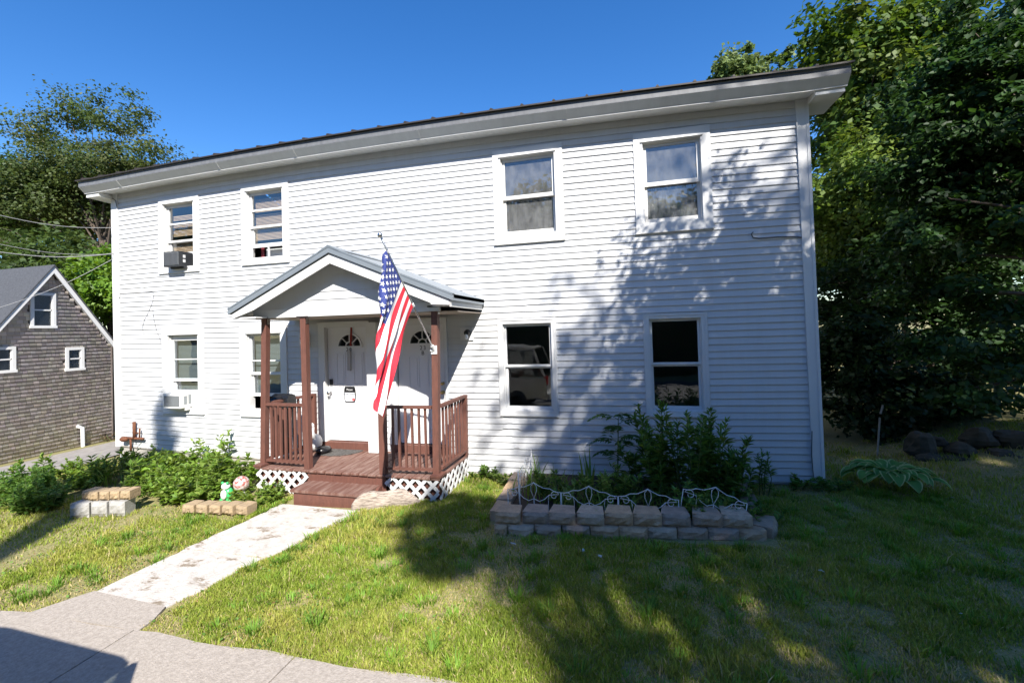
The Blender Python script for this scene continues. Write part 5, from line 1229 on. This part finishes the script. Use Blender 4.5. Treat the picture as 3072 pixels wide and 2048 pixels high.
def sword_plant(name, base, n, hgt, label, seed, pal, cat='plant', spread=.1, w=.03, lean=.25, group=None):
    r_ = np.random.default_rng(seed); vs = []; fs = []; cols = []; base = np.array(base, float)
    for i in range(n):
        a = r_.uniform(0, 2*np.pi); b0 = base+np.array([r_.normal()*spread, r_.normal()*spread*.6, 0]); h = hgt*r_.uniform(.5,1.05); l = lean*h*r_.uniform(.2,1.4); dx, dy = math.cos(a), math.sin(a); k = len(vs); ww = w*r_.uniform(.6,1.1)
        c = np.array(pal[r_.integers(0, len(pal))])*r_.uniform(.75,1.25); N = 5
        for j in range(N+1):
            t = j/N; wj = ww*(1-t**2.2)*.5+.001; p_ = b0+np.array([dx*l*t*t, dy*l*t*t, h*t*(1-.18*t*lean*2)])
            vs += [p_+np.array([-dy*wj, dx*wj, 0]), p_+np.array([dy*wj, -dx*wj, 0])]; cols += [c, c]
        for j in range(N): fs += [k+2*j, k+2*j+1, k+2*j+3, k+2*j+2]
    return plant_obj(name, np.array(vs), np.array(fs), 4, np.array(cols), None, base, label, cat, group)
GP = [(.11,.22,.04),(.14,.25,.048),(.09,.19,.036),(.17,.25,.055)]
stem_plant('goldenrod', (11.05,-.72,.22), 26, 1.52, .62, .165, GP, 'tall bushy goldenrod clump under the lower right window', seed=61, per=64, wid=.30)
stem_plant('goldenrod', (11.42,-.85,.22), 11, .9, .28, .15, GP, 'shorter goldenrod at the right end of the bed', seed=62, per=52)
stem_plant('goldenrod', (10.55,-.85,.22), 13, 1.0, .36, .15, GP, 'leafy goldenrod left of the tall clump', seed=63, per=52)
stem_plant('weed_plant', (11.95,-.4,.22), 4, .62, .16, .11, GP, 'thin single weed by the timber edge with a dark seed head', seed=64, per=30)
stem_plant('weed_plant', (9.35,-1.15,.22), 8, .5, .25, .12, GP, 'low leafy weed in the left corner of the bed', seed=65, per=36, wid=.4)
stem_plant('weed_plant', (9.95,-1.0,.22), 12, .55, .35, .12, GP, 'low weed clump in the middle of the bed', seed=66, per=36, wid=.35)
stem_plant('weed_plant', (10.95,-1.35,.22), 12, .42, .4, .12, GP, 'low weeds behind the third wire panel', seed=67, per=34, wid=.4)
stem_plant('weed_plant', (11.55,-1.35,.22), 9, .36, .3, .10, GP, 'low weeds behind the tilted wire panel', seed=68, per=30, wid=.4)
stem_plant('marigold_plant', (10.72,-1.52,.24), 6, .20, .12, .06, [(.10,.20,.02),(.13,.24,.03)], 'small bright green flower plant behind the third wire panel', seed=69, per=30, wid=.45)
sword_plant('iris', (9.72,-.75,.22), 9, .82, 'upright sword leaved iris in front of the lower middle window', 71, GP, spread=.06, w=.05, lean=.16)
sword_plant('iris', (8.98,-.70,.2), 9, .62, 'leaning iris leaves at the left end of the bed', 72, [(.06,.13,.025),(.09,.16,.03)], spread=.09, w=.035, lean=.5)
sword_plant('tall_grass', (9.55,-1.2,.22), 60, .42, 'tuft of long grass in the left half of the bed', 73, [(.07,.15,.025),(.10,.18,.03)], spread=.24, w=.014, lean=.8)
sword_plant('tall_grass', (10.35,-1.15,.22), 60, .40, 'tuft of arching grass in the middle of the bed', 74, [(.06,.13,.022),(.09,.16,.03)], spread=.24, w=.014, lean=.9)
sword_plant('broad_leaf_plant', (9.52,-1.45,.24), 9, .34, 'pale broad leaved rosette behind the first wire panel', 75, [(.12,.19,.05),(.15,.22,.06)], spread=.05, w=.075, lean=.6)
# sumac seedling with feather leaves
def sumac(base, label, seed, h=1.05):
    r_ = np.random.default_rng(seed); base = np.array(base, float); g = B(); g.tube([base, base+np.array([.03,0,h*.5]), base+np.array([.05,-.02,h])], [.012,.009,.005], 5)
    C_, N_, D_, L_ = [], [], [], []
    for i in range(11):
        t = .38+.62*i/10; b0 = base+np.array([.05*t,-.01*t,h*t]); a = i*2.4+r_.uniform(-.3,.3); ln = (.42-.14*abs(t-.7))*r_.uniform(.85,1.1)*(.75 if t > .97 else 1)
        o = np.array([math.cos(a), math.sin(a)*.7, 0]); P = [b0+o*ln*q+np.array([0,0,.20*ln*math.sin(q*2.0)*1.6-.32*ln*q*q]) for q in np.linspace(0,1,7)]
        g.tube(P, [.005,.004,.004,.003,.003,.002,.001], 4, False)
        for q in np.linspace(.22,1,9):
            k = min(int(q*6), 5); p_ = P[k]+(P[k+1]-P[k])*(q*6-k)
            for s_ in (-1, 1):
                sd = np.array([-o[1], o[0], 0])*s_; d = unit(sd*.9+o*.45+np.array([0,0,-.25])); L = .17*(1-.35*q)
                C_.append(p_+d*L*.5); D_.append(d); N_.append(unit(np.array([0,0,1.0])+r_.normal(size=3)*.15)); L_.append(L)
    C_, N_, D_, L_ = np.array(C_), np.array(N_), np.array(D_), np.array(L_); v, f, nper, nv = leaf_geo(C_, N_, D_, L_, L_*.36, r_, .4)
    col = np.array([.055,.125,.025])*r_.uniform(.7,1.35,len(C_))[:, None]
    plant_obj('sumac_seedling', v, f, nper, np.repeat(col, nv, 0), g, base, label, 'plant')
sword_plant('tall_grass', (9.15,-.95,.22), 70, .50, 'rank bright grass behind the leftmost wire panel', 172, [(.12,.22,.03),(.15,.25,.04)], spread=.22, w=.016, lean=.7)
sword_plant('tall_grass', (9.95,-1.35,.22), 80, .42, 'bright grass behind the second wire panel', 173, [(.12,.22,.03),(.15,.25,.04)], spread=.25, w=.016, lean=.8)
sword_plant('tall_grass', (10.75,-1.05,.22), 60, .40, 'grass tuft in front of the tall goldenrod', 174, [(.10,.19,.03),(.13,.22,.035)], spread=.25, w=.015, lean=.8)
sumac((10.10,-.45,.2), 'sumac seedling with feathery leaves between the lower right windows', 76)
# hosta by the right corner
def hosta(base, n, rad, label, seed):
    r_ = np.random.default_rng(seed); vs = []; fs = []; cols = []; base = np.array(base, float)
    for i in range(n):
        tier = (i+.5)/n; a = i*2.4+r_.uniform(-.25,.25); o = np.array([math.cos(a), math.sin(a), 0]); s_ = np.array([-o[1], o[0], 0]); k = len(vs); NJ = 8
        rise = R(80-50*tier+r_.uniform(-8,8)); pet = rad*(.30+.38*tier); ln = .25*r_.uniform(.8,1.15); w = .085*r_.uniform(.85,1.15)
        p_ = base+o*pet*math.cos(rise)+np.array([0,0,pet*math.sin(rise)+.04]); an = rise*.75; sh = r_.uniform(.75,1.25)
        for j in range(NJ+1):
            t = j/NJ; wj = w*(math.sin(math.pi*t**.75)**.8 if 0 < t < 1 else .02); up = np.array([-o[0]*math.sin(an), -o[1]*math.sin(an), math.cos(an)])
            for u in (-1,-.74,0,.74,1):
                vs.append(p_+s_*wj*u+up*(abs(u)*.28*wj)); cols.append((.62,.62,.28) if abs(u) > .9 else tuple(np.array([.12,.26,.055])*sh*(1.15 if u == 0 else 1)))
            p_ = p_+(o*math.cos(an)+np.array([0,0,math.sin(an)]))*ln/NJ; an -= R(13)
        for j in range(NJ):
            for u in range(4): fs += [k+j*5+u, k+j*5+u+1, k+(j+1)*5+u+1, k+(j+1)*5+u]
    return plant_obj('hosta', np.array(vs), np.array(fs), 4, np.array(cols), None, base, label, 'plant')
hp = G(2640, 1455); hosta((13.55,-.05,.24), 74, .60, 'variegated hosta with pale leaf margins at the right corner of the house', 77)
stem_plant('weed_plant', (12.3,-.18,.25), 6, .2, .3, .09, GP, 'low weeds along the foot of the wall right of the bed', seed=78, per=26, wid=.5)
stem_plant('weed_plant', (12.85,-.20,.26), 7, .22, .2, .09, GP, 'small weeds at the foot of the right corner board', seed=79, per=26, wid=.5)
stem_plant('weed_plant', (8.05,-.2,.15), 8, .24, .22, .09, [(.09,.17,.03),(.12,.2,.04)], 'pale weeds where the porch meets the right wall', seed=80, per=26, wid=.5)
stem_plant('weed_plant', (8.35,-.35,.15), 7, .18, .22, .08, [(.12,.19,.04),(.15,.22,.05)], 'small sunlit weeds between the porch and the bed', seed=81, per=22, wid=.5)
# left bed: thicket of weeds
GW = [(.165,.275,.04),(.20,.30,.05),(.13,.235,.035),(.23,.31,.07)]
r2 = np.random.default_rng(5); LB = 'sunlit leafy weeds crowding the bed along the left wall'
for i in range(28):
    x = .35+3.9*((i*0.618) % 1); y = -.25-1.45*r2.uniform(); z = float(gz(x))+.05
    if x > 3.9: y = -.25-1.1*r2.uniform()
    if i % 6 == 0: x, y = 3.25+.6*r2.uniform(), -1.45-.45*r2.uniform()
    pal = [tuple(np.array(c)*q_) for c in GW for q_ in (r2.uniform(.75,1.15),)]; kind = i % 3
    stem_plant('weed_plant', (x, y, z), (9, 6, 13)[kind], r2.uniform(.30,.60)*(1.0 if y < -.8 else 1.2)*(1, 1.25, .7)[kind], .36, (.13,.17,.085)[kind], pal, LB, 'weed', 'weeds in the left bed', seed=200+i, per=(38,24,44)[kind], wid=(.55,.42,.7)[kind], ang=1.1)
for i in range(9):
    x = .6+3.6*((i*.618+.3) % 1); y = -.4-1.3*r2.uniform()
    sword_plant('tall_grass', (x, y, float(gz(x))+.03), 46, r2.uniform(.38,.62), 'tuft of long sunlit grass among the weeds of the left bed', 600+i, [(.17,.28,.04),(.22,.31,.06)], spread=.14, w=.014, lean=.8, group='grass tufts in the left bed')
for i, (px, py) in enumerate(((640,1340),(560,1365),(470,1330),(830,1500),(800,1440))):
    p_ = onY(px, py, -.55 if i < 3 else -1.35); z = float(gz(p_[0]))
    stem_plant('tall_weed', (p_[0], p_[1], z), 5, max(.2, p_[2]-z+.08) if i < 3 else .32, .16, .10 if i < 3 else .075, GW, ['spindly weed against the siding, nearest the porch','upright weed in the middle of the left bed','thin weed near the left corner','trailing plant at the foot of the left lattice','vine climbing the left lattice'][i], 'weed', seed=240+i, per=30, wid=.5)
for i, (x, y) in enumerate(((1.15,-2.15),(1.75,-2.35),(.75,-1.95))):
    stem_plant('bush', (x, y, float(gz(x))), 26, .62, .42, .10, [(.11,.215,.04),(.145,.245,.05),(.09,.185,.035)], ['dark green bush at the end of the block edging','right hand dark bush beside the grey blocks','left hand dark bush by the driveway'][i], 'bush', 'bushes by the driveway', seed=260+i, per=46, wid=.5, ang=1.2)
stem_plant('creeper', (5.0,-1.62,.08), 14, .20, .42, .08, [(.16,.24,.035),(.20,.27,.04),(.12,.2,.03)], 'yellow green creeper beside the porch step', 'plant', seed=270, per=30, wid=.7, ang=1.2)
stem_plant('creeper', (4.1,-1.35,.08), 16, .26, .5, .10, GW, 'green creeper around the garden ornaments', 'plant', seed=271, per=30, wid=.6, ang=1.2)

# left edging: tan blocks on grey ones
TAN = [block_mesh('block', .30, .20, .12, 20+s_, M_TANBLK) for s_ in range(3)]; GRY = [block_mesh('block', .40, .20, .20, 30, M_GRYBLK)]
le = empty('block_edging', (2.8,-2.1,.0), 'tan blocks on grey concrete blocks edging the left bed', 'edging')
a0, a1 = G(236, 1545), G(396, 1540)
for i in range(5):
    t = (i+.5)/5; p_ = a0*(1-t)+a1*t; put(TAN[i % 3], 'block', le, (p_[0], p_[1]+.06+.05*(i == 0), p_[2]+.215), .12+rng.uniform(-.06,.06), sc=(np.linalg.norm(a1-a0)/5*.93/.30,1,1))
for i in range(3):
    t = (i+.5)/3; p_ = a0*(1-t)+a1*t; put(GRY[0], 'block', le, (p_[0]-.02, p_[1]+.01-.03*(i == 0), p_[2]+.0), .12+(.2 if i == 0 else 0), sc=(np.linalg.norm(a1-a0)/3*.96/.40,1,1.02))
le2 = empty('block_edging', (4.5,-1.9,.05), 'row of tan blocks near the porch edging the left bed', 'edging')
a0, a1 = G(548, 1545), G(748, 1550)
for i in range(5):
    t = (i+.5)/5; p_ = a0*(1-t)+a1*t; put(TAN[(i+1) % 3], 'block', le2, (p_[0], p_[1]+.07, p_[2]+.03), -.05+rng.uniform(-.08,.08), sc=(np.linalg.norm(a1-a0)/5*.93/.30,1,1.0), rx=rng.uniform(-.08,.05))
# ornaments
q = onY(724, 1450, -1.45); z0 = .10
gz_ball = mat('mottled_red_glass', (.33,.09,.075), .25, col2=(.62,.56,.54), vscale=16, sharp=(.45,.58))
gb_ = empty('gazing_ball', (float(q[0]),-1.45,z0), 'mottled red and white gazing ball left of the porch step', 'ornament')
B().ball(q, .115, 20).obj('ball', gz_ball, gb_, smooth=True); B().lathe([(.07,0),(.05,.08),(.04,.16),(.06,q[2]-z0-.10)], (q[0],-1.45,z0), 12).obj('stand', M_GRYBLK, gb_)
q = onY(686, 1478, -1.55); fg = empty('frog_ornament', (float(q[0]),-1.55,.06), 'green and white garden frog ornament beside the gazing ball', 'ornament')
M_FG = mat('frog_green', (.05,.42,.13), .3); X, Z = float(q[0]), float(q[2])
B().ball((X,-1.55,Z-.02), .09, 14, (.8,.8,1.25)).ball((X+.06,-1.58,Z-.09), .06, 10, (1,1,.7)).ball((X-.06,-1.58,Z-.09), .06, 10, (1,1,.7)).obj('body', M_FG, fg, smooth=True)
B().ball((X-.02,-1.58,Z+.11), .06, 12, (1.1,1,.85)).ball((X-.01,-1.63,Z-.0), .06, 12, (.8,.6,1.2)).obj('head', M_WHITE, fg, smooth=True)
B().ball((X+.03,-1.60,Z+.165), .022, 8).ball((X-.06,-1.60,Z+.165), .022, 8).obj('eyes', M_FG, fg, smooth=True)
q = onY(613, 1448, -1.25); B().tube([(q[0]+.10*math.cos(i*math.pi/10), -1.25+.02*math.sin(i), q[2]+.11*math.sin(i*math.pi/10)) for i in range(21)], .012, 8).obj('glass_ring', mat('clear_ring', (.6,.62,.6), .1), smooth=True, label='clear ring shaped garden ornament half hidden in the weeds', cat='ornament')
# driftwood log by the step
lg = B(); pts = []; n = 22
for i in range(n+1):
    t = i/n; x = 6.66+(7.46-6.66)*t; y = -1.66+.36*t; r_ = (.045+.125*math.sin(math.pi*min(1, t*.92+.06))**.7)*(1-.2*t); pts.append((x, y, .115+r_*.55, r_))
vs = []; m_n = 16
for i, (x, y, z, r_) in enumerate(pts):
    for j in range(m_n):
        an = 2*math.pi*j/m_n; k = 1+.07*math.sin(3*an+i*.35)+rng.uniform(-.04,.04); vs.append((x+.30*r_*math.cos(an)*k, y+.62*r_*math.cos(an)*k, z+r_*math.sin(an)*k*1.05+.03*math.sin(i*.5)))
fs = [(i*m_n+j, (i+1)*m_n+j, (i+1)*m_n+(j+1) % m_n, i*m_n+(j+1) % m_n) for i in range(n) for j in range(m_n)]+[tuple(range(m_n)), tuple(range((n+1)*m_n-1, n*m_n-1, -1))]
lg.add(vs, fs).obj('driftwood_log', M_LOG, smooth=True, label='pale weathered driftwood log lying beside the porch step', cat='log')
# field stones on the bank at the right
def stone(c, r_, sq, seed, lb):
    q_ = np.random.default_rng(seed); k, n = 9, 12; vs = []; ph = q_.uniform(0, 6, 6)
    for i in range(k):
        a = math.pi*i/(k-1)
        for j in range(n):
            w_ = 2*math.pi*j/n; f_ = .78*(1+.16*math.sin(2*w_+ph[0])*math.sin(a)+.13*math.sin(3*w_+ph[1]+2*a)*math.sin(a)+.09*math.cos(4*a+ph[2])+.07*q_.uniform(-1,1)*math.sin(a))
            vs.append((c[0]+r_*f_*sq[0]*math.sin(a)*math.cos(w_), c[1]+r_*f_*sq[1]*math.sin(a)*math.sin(w_), c[2]-r_*f_*sq[2]*math.cos(a)))
    B().add(vs, [(i*n+j, i*n+(j+1) % n, (i+1)*n+(j+1) % n, (i+1)*n+j) for i in range(k-1) for j in range(n)]).obj('field_stone', M_ROCK, smooth=False, label=lb, cat='stone', group='field stones on the bank')
SS = [(2765,1338,.33,'upright grey stone at the left end of the stone bank'),(2815,1325,.17,'small pale stone leaning by the upright one'),(2880,1352,.30,'broad flat stone in the upper row of the bank'),(2790,1380,.24,'dark stone under the upright one'),(2862,1392,.27,'oblong stone in the second row of the bank'),(2878,1432,.20,'angular stone near the ground in the middle of the bank'),
      (2940,1315,.36,'mossy stone at the top of the bank'),(3000,1375,.24,'tall narrow stone right of the flat stone'),(3050,1405,.42,'largest stone at the right edge of the picture'),(2985,1458,.34,'low stone at the foot of the bank'),(3035,1320,.36,'dim stone at the top right of the bank'),(2815,1425,.24,'half buried stone behind the hosta')]
for i, (px, py, r_, lb) in enumerate(SS):
    Y = 1.15+.5*(1400-py)/100; stone(onY(px, py, Y), r_*.82, (1.0,.8,.72 if i not in (0,7) else 1.0), 300+i, lb)
wp_ = onY(2645, 1228, 1.6); B().beam((wp_[0]-.02,1.6,wp_[2]-.07), (wp_[0]+.02,1.6,wp_[2]+.07), .02, .02, (0,1,0)).beam((wp_[0]-.1,1.6,.2),(wp_[0]-.03,1.6,wp_[2]-.131), .02, .02, (0,1,0)).obj('marker_stake', M_GRYBLK, label='short white topped marker stake under the trees', cat='stake')
# scraps of litter on the lawn
LT = [(1755,1660,'white scrap of litter on the lawn nearest the bed'),(1800,1680,'pale scrap of litter a little right of the first'),(2465,1725,'crumpled pale wrapper in the shaded lawn'),(2890,1855,'strip of white litter at the right of the lawn'),(2860,1500,'bright white scrap by the hosta'),(1540,1640,'tiny white scrap below the left of the bed')]
for i, (px, py, lb) in enumerate(LT):
    p_ = G(px, py); g = B(); s_ = .022; q_ = np.random.default_rng(400+i); vs = [(p_[0]+q_.uniform(-1,1)*s_*1.6, p_[1]+q_.uniform(-1,1)*s_, p_[2]+.03+q_.uniform(0,1)*s_) for _ in range(6)]
    g.add(vs, [(0,1,2),(1,2,3),(2,3,4),(3,4,5),(0,2,4),(1,3,5)]).obj('litter', M_TRIM, label=lb, cat='litter', group='litter on the lawn')
# pile of brush and a leaning board between the houses
q = G(275, 1330)
stem_plant('brush_pile', (q[0]+.5, q[1]+.4, q[2]), 14, .35, .5, .12, [(.20,.14,.09),(.15,.11,.07)], 'dry brown brush pile at the corner between the houses', 'brush', seed=290, per=16)
B().box(-1.7,-.35,2.6,2.66,-.3,.55).obj('backyard_fence', M_TIMBER, label='low weathered board fence in the gap behind the house corner', cat='fence')
